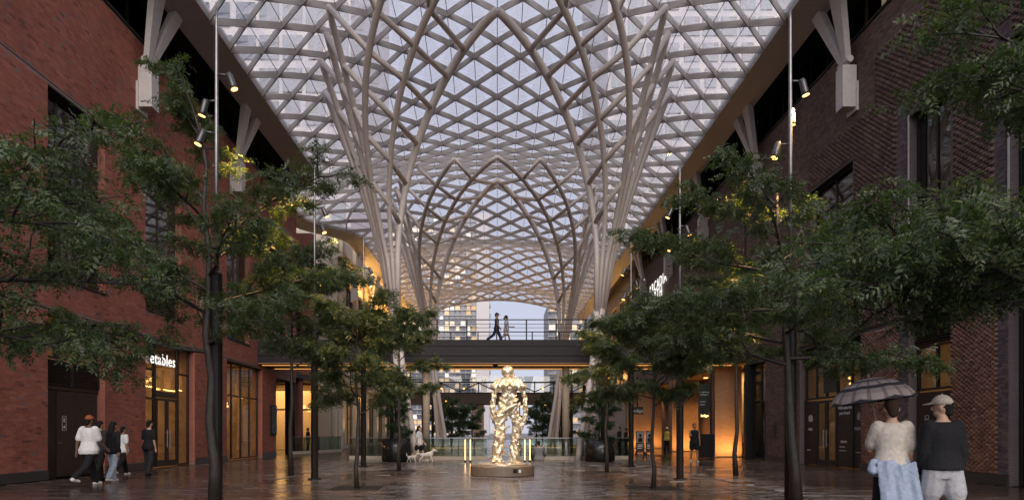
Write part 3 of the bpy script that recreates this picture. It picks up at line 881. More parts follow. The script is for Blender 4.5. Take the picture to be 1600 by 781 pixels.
M['strutw'] = paint('strut_paint', (.58,.54,.51), .5, 0, var=.08, bump=.03)
def strut(side, D):
    s = thing('canopy_strut', 'x', 'strut', (side*(X0-.25), D, 13.0), 0, 'white struts holding up the canopy edge')
    pin = Vector((side*(X0-.33), D, 14.75)); ex = side*(EB+.75)
    for dD0, dD1, w0, w1 in ((-.08,-.35,.26,.74), (.14,1.05,.24,.56)):
        top = Vector((ex, D+dD1, 17.35))
        b = MB(); b.beam(pin+Vector((0,dD0,.12)), top, .20, w0, up=(0,1,0), w2=.24, h2=w1); b.build('leg', M['strutw'], s)
    b = MB(); b.box(*sorted((side*(X0-.55), side*(X0-.05))), D-.24, D+.24, 13.1, 14.6); b.box(*sorted((side*(X0-.09), side*(X0-.008))), D-.3, D+.34, 12.95, 14.0); b.build('bracket', M['strutw'], s)
    b = MB(); b.tube([(pin.x, D-.34, 14.78),(pin.x, D+.34, 14.78)], .12, 14); b.box(pin.x-.07,pin.x+.07,D-.2,D-.13,14.55,14.9); b.box(pin.x-.07,pin.x+.07,D+.13,D+.2,14.55,14.9); b.build('pin', M['strutw'], s)
    return s
names = {(-1,23.3):'white V-shaped strut on the red brick wall nearest the camera', (-1,31.4):'second white V-shaped strut along the red brick wall',
         (1,23.3):'white V-shaped strut on the brown wall nearest the camera', (1,31.5):'second white V-shaped strut along the brown wall',
         (1,39.6):'white strut above the bridge end on the right', (1,47.7):'white strut near the glowing wall sign',
         (1,55.8):'white strut just beyond the glowing wall sign', (-1,57.0):'white strut on the cream stone building', (-1,65.0):'farthest white strut on the cream stone building'}
for (side, D), lab in names.items(): strut(side, D)['label'] = lab

# ---------------------------------------------------------------- branching columns
def bez(p0, p1, p2, p3, n):
    p0, p1, p2, p3 = map(Vector, (p0,p1,p2,p3)); out = []
    for k in range(n+1):
        t = k/n; u = 1-t
        out.append(p0*u**3 + p1*(3*u*u*t) + p2*(3*u*t*t) + p3*t**3)
    return out
CROSS = {(0,1):.738,(0,2):.568,(0,3):.453,(0,5):.323,(0,6):.228,(0,7):.16,(1,2):.772,(1,3):.62,(1,5):.472,(1,6):.362,(1,7):.3,(2,3):.78,(2,5):.6,(2,6):.482,(2,7):.443,
         (3,5):.698,(3,6):.59,(3,7):.575,(4,5):.795,(4,6):.677,(4,7):.698,(5,6):.767,(5,7):.81,(6,7):.943}   # crossing points along each member
CROSS2 = dict(CROSS); CROSS2.update({(5,6):.86,(5,7):.965,(4,5):.86,(4,6):.74,(4,7):.84,(3,5):.74,(3,6):.62,(3,7):.70,(2,5):.62,(2,6):.50,(2,7):.56,(6,7):.99})
def branching(side, Da, label):
    """fan of curved tubes; Da = distance of the arch crown"""
    T = thing('branching_column', label, 'column', (side*4.2, Da+5, 0), 0, 'branching tube columns under the canopy')
    dn = .30
    def top(x, dd):
        return Vector((side*x, Da+dd, roof_z(side*x, Da+dd)-dn))
    W = lambda x, dd, z: Vector((side*x, Da+dd, z))
    ring = {0:(8.6,3.6), 1:(8.2,1.4), 2:(7.5,-.3), 3:(7.0,-1.8), 4:(5.4,-5.0), 5:(2.8,-5.9), 6:(0.0,-6.0)}
    waist = {0:(5.95,4.8), 1:(5.85,4.55), 2:(5.75,4.3), 3:(5.6,4.1), 5:(5.5,3.85), 6:(5.25,3.75), 7:(4.98,3.7)}
    wz = 10.0; wl = 7.3
    mem = {}
    for k in (0,1,2,3,5,6,7):
        w = W(*waist[k], wz)
        P = top(*ring[k]) if k < 7 else W(0.0, 0, roof_z(0, Da)-.42)
        h = P.z - wz
        if k == 7:
            path = bez(w, W(4.9,3.6,wz+4.6), W(2.7,1.5,wz+8.5), P, 26)
        elif k == 6:
            path = bez(w, W(5.5,2.6,wz+4.2), W(4.3,-3.2,wz+h*.80), P, 26)
        elif k == 5:
            path = bez(w, W(6.2,2.4,wz+3.8), W(6.3,-3.2,wz+h*.70), P, 26)
        else:
            path = bez(w, w + (P-w)*.3 + Vector((0,0,h*.14)), w + (P-w)*.7 + Vector((0,0,h*.05)), P, 18)
        x_, d_ = waist[k]
        mem[k] = [W(5.1+(x_-5.2)*.42, 4.2+(d_-4.2)*.42, wl)] + path
    for k in (0,1,2,3,5,6,7):
        r = .19 if k == 7 else .14
        n_ = len(mem[k]); b = MB(); b.tube(mem[k], [r*min(1, .72+.5*q/n_) for q in range(n_)], 12, caps=True)
        b.build('arch_tube' if k == 7 else 'branch_tube', M['tubew'], T, True)
    # cross tubes drop one level on each member they meet and end on the arch
    def at(k, t):
        p = mem[k]; f = t*(len(p)-1); i = min(int(f), len(p)-2); return p[i].lerp(p[i+1], f-i)
    CR = CROSS if Da < 40 else CROSS2
    rows = {0:[1,2,3,5,6,7], 1:[2,3,5,6,7], 2:[3,5,6,7], 3:[5,6,7], 4:[5,6,7], 5:[6,7]}
    for k0, L in rows.items():
        pts = [top(*ring[k0])] + [at(k, CR[(k0,k)]) for k in L]
        b = MB(); b.tube(pts, .12, 10); b.build('cross_tube', M['tubew'], T, True)
    # trunk tubes from the paving up to the waist
    base = [((4.0,3.4),(waist[7][0],waist[7][1])), ((4.75,4.4),(waist[5][0],waist[5][1])), ((4.5,5.3),(waist[2][0],waist[2][1]))]
    for k, ((bx0,bd0),(bx1,bd1)) in enumerate(base):
        p0 = W(bx0,bd0,-.02); p3 = W(5.1+(bx1-5.2)*.42,4.2+(bd1-4.2)*.42,wl+.3)
        b = MB(); b.tube(bez(p0, p0.lerp(p3,.33), p3-Vector((0,0,2.4)), p3, 14), .15, 14)
        b.build('trunk_tube', M['tubew'], T, True)
    return T
for side, Da, lab in ((-1,28.3,'near left branching column of pale curved tubes in front of the bridge'), (1,28.3,'near right branching column of pale curved tubes in front of the bridge'),
                      (-1,47.6,'far left branching column of pale tubes behind the bridge'), (1,47.6,'far right branching column of pale tubes behind the bridge')):
    branching(side, Da, lab)

# ================================================================ footbridges
FB = thing('footbridge', 'dark steel footbridge with railing crossing the passage overhead', 'bridge', (0, 36, 5))
BD0, BD1 = 34.7, 38.2
ZT = PZ(531, BD0)          # top of fascia
for k, (a, b_, off) in enumerate(((531,540.4,0),(541.2,555.4,.06),(556.2,566,.02))):
    f = MB(); f.box(-13.9, 13.9, BD0-off, BD0+.3, PZ(b_,BD0), PZ(a,BD0)); f.build('fascia', M['greymetal'], FB)
    for x in np.arange(-12.4, 12.6, 3.24):
        j_ = MB(); j_.box(x-.006, x+.006, BD0-off-.004, BD0-off+.01, PZ(b_,BD0)+.01, PZ(a,BD0)-.01); j_.build('panel_joint', M['black'], FB)
f = MB(); f.box(-13.9, 13.9, BD0+.3, BD1, ZT-.45, ZT-.1); f.box(-13.9,13.9,BD1-.2,BD1,PZ(566,BD0),ZT); f.build('deck', M['greymetal'], FB)
f = MB(); f.box(-13.9, 13.9, BD0+.01, BD1-.2, PZ(566.2,BD0)-.06, PZ(566.2,BD0)+.0); f.build('soffit', M['wood'], FB)
for y in (BD0+.7, BD1-.8):
    f = MB(); f.box(-13.0, 13.0, y-.05, y+.05, PZ(566,BD0)-.10, PZ(566,BD0)-.065); f.build('soffit_light', M['amber'], FB)
def railing(parent, x0, x1, y, z, h, step, mid, pm):
    x = x0
    while x <= x1+.01:
        b = MB(); b.box(x-.035, x+.035, y-.02, y+.02, z, z+h); b.build('rail_post', pm, parent); x += step
    b = MB(); b.box(x0, x1, y-.03, y+.03, z+h, z+h+.05); b.build('handrail', pm, parent)
    for m in mid:
        b = MB(); b.tube([(x0,y,z+h*m),(x1,y,z+h*m)], .014, 6); b.build('rail', pm, parent)
railing(FB, PX(683,BD0)-1.615*6, PX(683,BD0)+1.615*11, BD0+.04, ZT, 1.08, 1.615, (.42,.62,.8), M['greymetal'])
railing(FB, PX(683,BD0)-1.615*6+.5, PX(683,BD0)+1.615*11, BD1-.1, ZT-.05, 1.0, 1.615, (.3,.55,.8), M['greymetal'])
for x in (PX(666,BD0+1.2), PX(884,BD0+1.2)):
    b = MB(); b.tube([(x,BD0+1.2,-.01),(x,BD0+1.2,PZ(566,BD0)-.05)], .2, 16); b.build('column', M['tan'], FB, True)
b = MB(); b.lathe([(.0,0),(.14,.0),(.14,-.06),(.05,-.14),(0,-.15)][::-1], (PX(774,BD0+.6), BD0+.6, PZ(566,BD0)-.06), 12); b.build('soffit_lamp', M['black'], FB)

FB2 = thing('truss_bridge', 'distant dark truss footbridge behind the statue', 'bridge', (0, 82, 5))
y = 82.0; zt, zb, zd = PZ(596,y), PZ(613,y), PZ(631,y)
f = MB(); f.box(-15, 15, y, y+3, zd, zb); f.build('deck', M['bronze'], FB2)
for z, h in ((zt,.16),(zb+.02,.14)):
    f = MB(); f.box(-15, 15, y-.08, y+.08, z-h, z); f.build('chord', M['black'], FB2)
x = -14.4; k = 0
while x < 14.5:
    f = MB(); f.box(x-.07,x+.07,y-.06,y+.06,zb+.02,zt-.16); f.build('vertical', M['black'], FB2)
    a, b_ = ((x,zb+.1),(x+2.4,zt-.16)) if k % 2 == 0 else ((x,zt-.16),(x+2.4,zb+.1))
    f = MB(); f.beam((a[0],y+.01,a[1]),(b_[0],y+.01,b_[1]), .12, .12, up=(0,1,0)); f.build('diagonal', M['black'], FB2)
    x += 2.4; k += 1
for x in (PX(747,y+1), PX(884,y+1)):
    f = MB(); f.box(x-.75,x+.75,y+.6,y+1.8,-.01,zd-.002); f.build('pier', M['tan'], FB2)
g = MB(); g.box(-15,15,y+.2,y+.22,zb,zb+2.1); g.build('glass_screen', M['glass'], FB2)
for px in (690,725,848,870):
    b = MB(); b.ball((PX(px,y), y-.25, zb+.5), .12, 8, 6); b.build('bridge_lamp', M['bulb'], FB2)

# ================================================================ buildings beyond
# right: upper storeys carried over the open ground floor
RB2 = thing('sign_building', 'dark brown upper storeys above the open corner on the right, behind the bridge', 'building', (15, 48, 5))
wo = [(36.5,41.5,7.4,9.6)]
b = wall_backing(1, X0, RD1+.3, 62, 5.2, TOP, wo); b.build('wall', M['farbrown'], RB2)
glazing(RB2, 1, X0, 36.5, 41.5, 7.4, 9.6, [.25,.5,.75], [], M['dglass'])
b = MB(); b.box(X0+.36, X0+9, RD1+.3, 62, 5.2, 5.5); b.box(X0+8.9, X0+9, RD1+.3, 62, 0, TOP); b.build('floor_slab', M['wood'], RB2)
upper_works(RB2, 1, RD1+.4, 61.8, (14,15))
b = MB(); b.box(15.0, 15.2, 39.0, 62, 0, 5.19); b.build('ground_wall', M['farbrown'], RB2)
pil = [('amber_pier', 36.0, 12.25, 13.75, 'buff brick pier lit from below beside the black directory sign'),
       ('amber_pier', 46.5, 12.7, 14.6, 'buff brick pier lit from below behind the safety-vest worker'),
       ('amber_pier', 56.0, 11.4, 14.4, 'farthest lit buff brick pier behind the easel posters')]
for nme, D, xa, xb, lab in pil:
    t_ = thing('lit_brick_pier', lab, 'pier', ((xa+xb)/2, D, 0), 0, 'warm lit brick piers on the right')
    b = MB(); b.box(xa, xb, D, D+.9, 0, 5.19); b.build('shaft', M['farbuff'], t_)
    b = MB(); b.box(xa+.05, xb-.05, D-.25, D-.16, 0, .05); b.build('uplight', M['black'], t_)
    L = bpy.data.lights.new('uplight', 'AREA'); L.energy = 60; L.color = (1,.5,.14); L.shape = 'RECTANGLE'; L.size = xb-xa; L.size_y = .1
    lo = bpy.data.objects.new('uplight_glow', L); COL.objects.link(lo); lo.location = ((xa+xb)/2, D-.75, .1); lo.rotation_euler = (R(180-16), 0, 0); setp(lo, t_)
# doorway beside the first pier
dw = thing('glass_doorway', 'lit glass doorway at the right corner beside the amber brick pier', 'door', (14, 36, 0))
b = MB(); b.box(13.75,13.85,35.6,35.7,0,4.2); b.box(14.85,14.95,35.6,35.7,0,4.2); b.box(13.85,14.85,35.6,35.7,2.7,2.8); b.box(13.85,14.85,35.6,35.7,4.1,4.2); b.build('frame', M['dkmetal'], dw)
b = MB(); b.box(13.85,14.85,35.64,35.655,.02,2.7); b.build('pane', M['glass'], dw); b = MB(); b.box(13.85,14.85,35.64,35.655,2.8,4.1); b.build('pane', M['glass'], dw)
b = MB(); b.box(13.76,17,38.6,38.7,0,5.1); b.build('lobby_wall', M['plaster'], dw)
L = bpy.data.lights.new('lobby_light', 'AREA'); L.energy = 60; L.color = (1,.6,.25); L.size = 1.5
lo = bpy.data.objects.new('lobby_light', L); COL.objects.link(lo); lo.location = (14.8, 37.3, 5.0); setp(lo, dw)
# ceiling lights of the open ground floor
for k, (x, y) in enumerate(((14.2,40.5),(14.5,44.5),(13.8,50),(15.5,53),(14.5,59))):
    t_ = tag(MB().lathe([(0,-.05),(.14,-.05),(.16,0),(0,0)], (x,y,5.19), 12).build('soffit_downlight', M['bulb']),
             'round warm downlight under the right-hand upper storeys, number %s from the bridge' % ['one','two','three','four','five'][k], 'downlight', 'downlights under the right upper storeys')
    L = bpy.data.lights.new('downlight', 'SPOT'); L.energy = 260; L.color = (1,.55,.2); L.spot_size = R(110); L.spot_blend = .6
    lo = bpy.data.objects.new('downlight_beam', L); COL.objects.link(lo); lo.location = (x,y,5.1); setp(lo, t_)

RB3 = thing('gold_building', 'far right building whose wall glows amber below the canopy end', 'building', (15, 76, 0))
b = wall_backing(1, X0+.4, 62.2, 92, 0, 20, [(64+4*k, 66.6+4*k, 6.6, 15.5) for k in range(7)]); b.build('wall', M['tan'], RB3)
for k in range(7):
    glazing(RB3, 1, X0+.4, 64+4*k, 66.6+4*k, 6.6, 15.5, [.5], [.33,.66], M['glass'], recess=.2)
b = MB(); b.box(X0+3, X0+3.1, 62.2, 92, 0, 20); b.build('inner_wall', M['plaster'], RB3)
for k in range(4):
    L = bpy.data.lights.new('wall_wash', 'AREA'); L.energy = 420; L.color = (1,.5,.13); L.shape='RECTANGLE'; L.size = 1.2; L.size_y = 6
    lo = bpy.data.objects.new('wall_wash', L); COL.objects.link(lo); lo.location = (X0+1.8, 66+7*k, 6.0); lo.rotation_euler = (R(180),0,0); setp(lo, RB3)
    L = bpy.data.lights.new('wall_wash', 'AREA'); L.energy = 260; L.color = (1,.5,.13); L.shape='RECTANGLE'; L.size = .3; L.size_y = 6
    lo = bpy.data.objects.new('wall_graze', L); COL.objects.link(lo); lo.location = (X0-.3, 66+7*k, 6.5); lo.rotation_euler = (R(180),R(-20),0); setp(lo, RB3)

# left: passage and cream stone building
PS = thing('passage_shops', 'warm lit shopfronts set back in the side passage on the left', 'building', (-18, 47, 0))
b = MB(); b.box(-26,-21.5,47,47.4,0,16); b.box(-21.5,-13.6,47,47.4,5,16); b.build('wall', M['farred'], PS)
for k in range(5):
    x = -21.5+k*1.58
    f = MB(); f.box(x, x+.12, 46.98, 47.1, 0, 5); f.build('mullion', M['dkmetal'], PS)
    f = MB(); f.box(x+.12, x+1.58, 47.02, 47.035, .02, 5); f.build('pane', M['glass'], PS)
f = MB(); f.box(-21.5,-13.6,46.97,47.11,3.0,3.12); f.build('transom', M['dkmetal'], PS)
b = MB(); b.box(-21.6,-13.6,52.5,52.6,0,5); b.box(-21.7,-21.6,47.4,52.6,0,5); b.box(-13.7,-13.6,47.4,52.6,0,5); b.box(-21.6,-13.6,47.4,52.6,4.9,4.99); b.build('room', M['plaster'], PS)
for k in range(7):
    l = MB(); l.ball((-20.6+k*1.05, 48.6+(k%3)*1.1, 3.1+.3*(k%2)), .16, 10, 6); l.build('pendant_lamp', M['warm'], PS)
L = bpy.data.lights.new('passage_light', 'AREA'); L.energy = 520; L.color = (1,.58,.24); L.size = 5
lo = bpy.data.objects.new('passage_light', L); COL.objects.link(lo); lo.location = (-17.5, 50, 4.8); setp(lo, PS)
for x0_, x1_ in ((-20,-17.5),(-16.6,-14.4)):
    f = MB(); f.box(x0_,x1_,46.9,47.02,8.5,12.5); w_ = f.build('window', M['dkmetal'], PS)
    for q in range(3):
        g = MB(); a = x0_+.1+q*(x1_-x0_-.1)/3; g.box(a, a+(x1_-x0_-.4)/3, 46.87,46.905,8.6,12.4); g.build('pane', M['softw'] if q == 1 else M['dglass'], w_)
b = MB(); b.box(-22,-13.2,38.3,47,5.0,5.35); b.build('gallery_slab', M['greymetal'], PS)
for x in (-13.6,-17.5):
    b = MB(); b.tube([(x,42.0,0),(x,42.0,5.0)], .32, 14); b.build('column', M['black'], PS, True)
b = MB(); b.box(-14.0,-13.35,43.2,44.0,0,5.0); b.build('pier', M['farred'], PS)
for x,y in ((-14.6,41),(-16.5,44)):
    L = bpy.data.lights.new('gallery_light', 'SPOT'); L.energy = 480; L.color = (1,.55,.2); L.spot_size = R(120); L.spot_blend=.6
    lo = bpy.data.objects.new('gallery_light', L); COL.objects.link(lo); lo.location = (x,y,4.95); setp(lo, PS)
    l = MB(); l.lathe([(0,-.06),(.15,-.06),(.17,0),(0,0)], (x,y,5.0), 12); l.build('downlight', M['bulb'], PS)

CB = thing('cream_building', 'cream stone building behind the left trees, washed by warm light', 'building', (-16, 70, 0))
co = [(57+5.2*k, 60+5.2*k, .3, 5.0) for k in range(6)] + [(57+5.2*k, 60+5.2*k, 7.2, 14.4) for k in range(6)]
wall_backing(-1, 13.5, 54, 92, 0, 18.5, co).build('wall', M['cream'], CB)
b = MB(); b.box(-24,-13.86,54,54.4,0,18.5); b.build('end_wall', M['cream'], CB)
for (a, c, z0_, z1_) in co:
    glazing(CB, -1, 13.5, a, c, z0_, z1_, [.5], [.5], M['glass'] if z0_ < 1 else M['dglass'], recess=.2)
for k in range(7):
    d = 55.1+5.2*k
    p = MB(); p.box(-13.5,-13.2,d-.5,d+.5,0,18.5); p.build('pilaster', M['cream'], CB)
    L = bpy.data.lights.new('pilaster_uplight', 'SPOT'); L.energy = 420; L.color = (1,.62,.28); L.spot_size = R(70); L.spot_blend=.7
    lo = bpy.data.objects.new('pilaster_uplight', L); COL.objects.link(lo); lo.location = (-12.7,d,.1); lo.rotation_euler = (R(180),R(12),0); setp(lo, CB)
for z in (5.6, 16.2):
    p = MB(); p.box(-13.5,-13.05,54,92,z,z+.45); p.build('cornice', M['cream'], CB)
b = MB(); b.box(-18,-17.9,54.4,92,0,18.5); b.box(-17.9,-13.9,54.4,92,5.9,6.0); b.build('inner_wall', M['plaster'], CB)
for k in range(3):
    L = bpy.data.lights.new('shop_glow', 'AREA'); L.energy = 260; L.color = (1,.58,.22); L.size = 3; 
    lo = bpy.data.objects.new('shop_glow', L); COL.objects.link(lo); lo.location = (-15.8, 60+11*k, 5.7); setp(lo, CB)
# soffit amber lights at canopy edge far left
for k in range(3):
    L = bpy.data.lights.new('eave_wash', 'AREA'); L.energy = 260; L.color = (1,.5,.13); L.shape='RECTANGLE'; L.size = .4; L.size_y = 8
    lo = bpy.data.objects.new('eave_wash', L); COL.objects.link(lo); lo.location = (-12.9, 62+10*k, 14.6); lo.rotation_euler = (R(180),0,0); setp(lo, CB)

# ---------------------------------------------------------------- towers
def tower(name, label, x0, x1, y0, y1, h, fl, bay, wall, lit, seed, balcony=True, z0=0):
    t_ = thing(name, label, 'tower', ((x0+x1)/2, (y0+y1)/2, 0)); r = random.Random(seed)
    b = MB(); b.box(x0, x1, y0+.3, y1, 0, h); b.build('body', wall, t_)
    n = int((x1-x0)/bay); bw = (x1-x0)/n
    wm = {}
    for key, mm in (('d', M['dglass2']), ('l', M['litwin'])):
        wm[key] = MB().add([(-.5,0,-.5),(.5,0,-.5),(.5,0,.5),(-.5,0,.5),(-.5,.25,-.5),(.5,.25,-.5),(.5,.25,.5),(-.5,.25,.5)],[(0,1,2,3),(0,4,5,1),(1,5,6,2),(2,6,7,3),(3,7,4,0)]).mesh('window', mm)
    nf = int((h-z0)/fl); cells = []
    for f_ in range(nf):
        z = z0 + f_*fl
        if balcony:
            s = MB(); s.box(x0-.2, x1+.2, y0-1.1, y0+.3, z-.15, z+.12); s.build('balcony_slab', M['towerw'], t_) if f_ < 45 else None
        for c in range(n):
            cells.append((f_, c, z))
    def key(q):
        X = x0+(q[1]+.5)*bw; py = 676-1000*(q[2]-CAMZ)/y0
        return abs(py-560)
    cells.sort(key=key)
    rest = {'d': MB(), 'l': MB()}
    for k, (f_, c, z) in enumerate(cells):
        kind = 'l' if r.random() < lit else 'd'
        cx = x0+(c+.5)*bw; w = bw*r.choice((.82,.82,.6)); hh = fl*.72
        if k < 290:
            mobj('window', wm[kind], t_, Matrix.Translation((cx, y0+.1, z+fl*.52)) @ Matrix.Diagonal((w,1,hh,1)))
        else:
            rest[kind].box(cx-w/2, cx+w/2, y0+.1, y0+.35, z+fl*.52-hh/2, z+fl*.52+hh/2)
    for kk, nm in (('d','dark_windows'),('l','lit_windows')):
        if rest[kk].v: tag(rest[kk].build(nm, M['dglass2'] if kk == 'd' else M['litwin'], t_), kind='stuff')
    return t_
M['towerw'] = paint('tower_white', (.62,.60,.60), .7, var=.06)
M['towerg'] = paint('tower_grey', (.30,.30,.33), .6, var=.1)
M['towerp'] = paint('tower_pale', (.66,.62,.62), .6, var=.06)
M['dglass2'] = paint('tower_glass', (.10,.115,.15), .12, 0, var=.4, scale=.4, bump=0, spec=.8)
t = NT('lit_tower_window'); e = t.new('Emission'); oi = island(t)
t.link(t.ramp(oi, [(0,(1,.62,.30)),(.5,(1,.75,.5)),(1,(.9,.88,.85))]), e.inputs[0]); t.link(t.math('ADD', t.math('MULTIPLY', oi, .7), .45), e.inputs[1]); M['litwin'] = t.done(e)
tower('apartment_tower', 'pale apartment block with lit windows seen past the bridge on the left', -62, -12.0, 370, 395, 126, 3.0, 3.1, M['towerg'], .42, 3)
b = MB(); b.box(-12.0, -4.6, 368.6, 395, 0, 128); 
st = tag(b.build('stair_tower', M['towerp']), 'plain cream tower strip at the edge of the lit apartment block', 'tower')
for f_ in range(16):
    w_ = MB(); w_.box(-4.8,-3.9,372,374.5,30+f_*5.5,32+f_*5.5); w_.build('balcony', M['towerg'], st)
tower('terraced_tower', 'grey stepped apartment block at the right of the far opening', 24, 52, 300, 330, 62, 2.9, 3.2, M['towerg'], .3, 5)
tower('roof_tower_left', 'tall pale tower seen through the roof glass at upper left', -44, -15.2, 66, 90, 110, 3.4, 2.4, M['towerp'], .0, 8, False, 19)
tower('roof_tower_right', 'tall pale tower seen through the roof glass at upper right', 14.6, 44, 84, 110, 118, 3.4, 2.4, M['towerp'], .0, 9, False, 19)
for o in bpy.data.objects:
    if o.name == 'roof_tower_left': o.name = 'office_tower'
for o in bpy.data.objects:
    if o.name == 'roof_tower_right': o.name = 'office_tower'
# ================================================================ lamp posts
def lamp_post(label, x, y, heads, toward, lit=220, dark=4.3):
    t_ = thing('lamp_post', label, 'lamp post', (x, y, 0), 0, 'spotlight posts in two rows')
    b = MB(); b.lathe([(.19,0),(.19,.03),(.105,.035),(.105,dark),(.06,dark+.05)], (x,y,0), 14); b.build('base_sleeve', M['black'], t_, False)
    b = MB(); b.lathe([(.042,dark),(.036,7.0),(.026,9.0),(.016,9.25)], (x,y,0), 12); b.build('pole', M['galv'], t_, True)
    for k, (z, ang, tilt) in enumerate(heads):
        a = R(ang); dx, dy = math.cos(a), math.sin(a)
        c = Vector((x+dx*.22, y+dy*.22, z))
        h = MB(); h.tube([(x,y,z+.16),(c.x,c.y,z+.16)], .022, 8)
        ax = Vector((dx*tilt, dy*tilt, -1)).normalized()
        q = c + Vector((0,0,.18))
        h.tube([q-ax*.02, q+ax*.02, q+ax*.22, q+ax*.28], [.04,.06,.064,.068], 14)
        hd = h.build('spotlight', M['lamphead'], t_, True)
        f = MB(); f.tube([q+ax*.283, q+ax*.292], .062, 14); f.build('lamp_face', M['spotface'], hd)
        if k == 0 and lit:
            L = bpy.data.lights.new('spot', 'SPOT'); L.energy = lit; L.color = (1,.56,.2); L.spot_size = R(75); L.spot_blend = .8; L.shadow_soft_size = .09
            lo = bpy.data.objects.new('spot_beam', L); COL.objects.link(lo); lo.location = q+ax*.36
            tg = Vector(toward) - lo.location
            lo.rotation_euler = tg.to_track_quat('-Z','Y').to_euler(); setp(lo, t_)
    return t_
rows = [11.9, 18.75, 25.6, 32.45, 39.3, 46.1, 53.0]
ordw = ['nearest', 'second', 'third', 'fourth', 'fifth', 'sixth', 'farthest']
for k, D in enumerate(rows):
    for s_, nm in ((-1,'left'),(1,'right')):
        x = s_*5.35 if not (k == 0) else (-5.22 if s_ < 0 else 5.45)
        if s_ < 0: heads = [(7.85,10,.35),(7.36,170,.3),(6.75,200,.35)] if k == 0 else [(7.78,15,.5),(7.25,-20,.45)]
        else: heads = [(7.72,0,.25),(7.28,60,.2),(6.55,180,.3)] if k == 0 else [(7.75,165,.5),(7.25,20,.4),(6.75,190,.4)]
        tgt = {0:(-s_*-3.5,15.5,0), 1:(0.2,20.6,1.8), 2:(0.2,21.0,1.6)}.get(k, (s_*2.5, D-3, 0))
        lamp_post('%s spotlight post in the %s row counted from the camera' % (ordw[k], nm), x, D, heads, tgt, {0:1200,1:850,2:850}.get(k, 1300))

# small bulbs festooned far beyond: black lantern poles in the far garden
for k, px in enumerate((686,694,812,838,848,858,868,878,707)):
    D = 70+ (k%3)*3; x = PX(px, D); h = 4.6 + .5*(k % 2)
    t_ = thing('lantern_pole', 'thin black lantern pole in the far garden, %s' % ['left of the left far tree','behind the left far tree','right behind the statue','leftmost of the right cluster','second of the right cluster','middle of the right cluster','fourth of the right cluster','rightmost of the right cluster','beside the tan bridge pier'][k], 'lamp post', (x,D,0), 0, 'thin lantern poles beyond the guardrail')
    b = MB(); b.tube([(x,D,0),(x,D,h)], .06, 8); b.build('pole', M['black'], t_)
    b = MB(); b.ball((x+.25,D-.1,h-.15), .13, 8, 6); b.build('lantern', M['bulb'], t_)
    b = MB(); b.tube([(x,D,h-.02),(x+.25,D-.1,h-.02)], .03, 6); b.build('arm', M['black'], t_)

# ================================================================ glass guards
def guard(label, pts, z=0, h=1.1, step=1.55, cat='guardrail'):
    t_ = thing('glass_guard', label, cat, (*pts[0], z), 0, 'glass guardrails')
    for (xa,ya),(xb,yb) in zip(pts[:-1], pts[1:]):
        L = math.hypot(xb-xa, yb-ya); n = max(1, round(L/step)); ux, uy = (xb-xa)/L, (yb-ya)/L
        b = MB(); b.beam((xa,ya,z+.09),(xb,yb,z+.09), .16, .18); b.build('kerb', M['cream'], t_)
        b = MB(); b.beam((xa,ya,z+h),(xb,yb,z+h), .055, .045); b.build('handrail', M['galv'], t_)
        for k in range(n):
            a = k*L/n + .03; c = (k+1)*L/n - .03
            b = MB(); b.beam((xa+ux*a,ya+uy*a,z+.18+(h-.22)/2),(xa+ux*c,ya+uy*c,z+.18+(h-.22)/2), .018, h-.22); b.build('glass_panel', M['gglass'], t_)
            b = MB(); b.box(xa+ux*k*L/n-.02, xa+ux*k*L/n+.02, ya+uy*k*L/n-.02, ya+uy*k*L/n+.02, z+.18, z+h-.03); b.build('post', M['dkmetal'], t_)
    return t_
guard('glass guardrail behind the left planter and the dog walker', [(-7.6,33.0),(-3.4,32.2),(-.5,32.2)])
guard('glass guardrail behind the statue and right planter', [(.9,32.2),(3.6,32.2),(6.9,33.0)])
guard('glass guardrail in front of the left passage cafe', [(-13.0,40.2),(-11.4,46.8)])

# ================================================================ planters
def planter(label, x, y, r, h):
    t_ = thing('planter', label, 'planter', (x,y,0), 0, 'black round planters')
    b = MB(); n = 48; prof = [(r-.04,0),(r-.02,.05),(r,.06),(r,h),(r-.05,h),(r-.05,h-.12),(0,h-.12)]
    b.lathe(prof, (x,y,0), n); b.build('tub', M['black_gloss'], t_, True)
    b = MB(); b.lathe([(r-.06,h-.119),(r-.06,h-.08),(r*.5,h-.04),(.01,h-.03)], (x,y,0), 24); b.build('soil', M['soil'], t_)
    return t_
M['black_gloss'] = paint('planter_gloss', (.016,.015,.015), .18, 0, bump=.03)
planter('black round planter with a shrub at the left guardrail', PX(619.5,30.6), 30.6, .70, 1.08)
planter('black round planter with a shrub at the right guardrail', PX(937,30.6), 30.6, .72, 1.02)

# ================================================================ light bars by the statue
for k, (px, lab) in enumerate(((727,'outer left glowing light bar beside the statue'),(735,'inner left glowing light bar beside the statue'),(820,'inner right glowing light bar beside the statue'),(828,'outer right glowing light bar beside the statue'))):
    D = 29.6; x = PX(px, D); t_ = thing('light_bar', lab, 'light', (x,D,0), 0, 'vertical light bars')
    b = MB(); b.box(x-.022,x+.022,D-.03,D+.03,.1,1.05); b.build('tube', M['bar'], t_)
    b = MB(); b.box(x-.05,x+.05,D-.02,D+.07,0,.1); b.box(x-.04,x+.04,D+.032,D+.06,.1,1.08); b.build('housing', M['black'], t_)

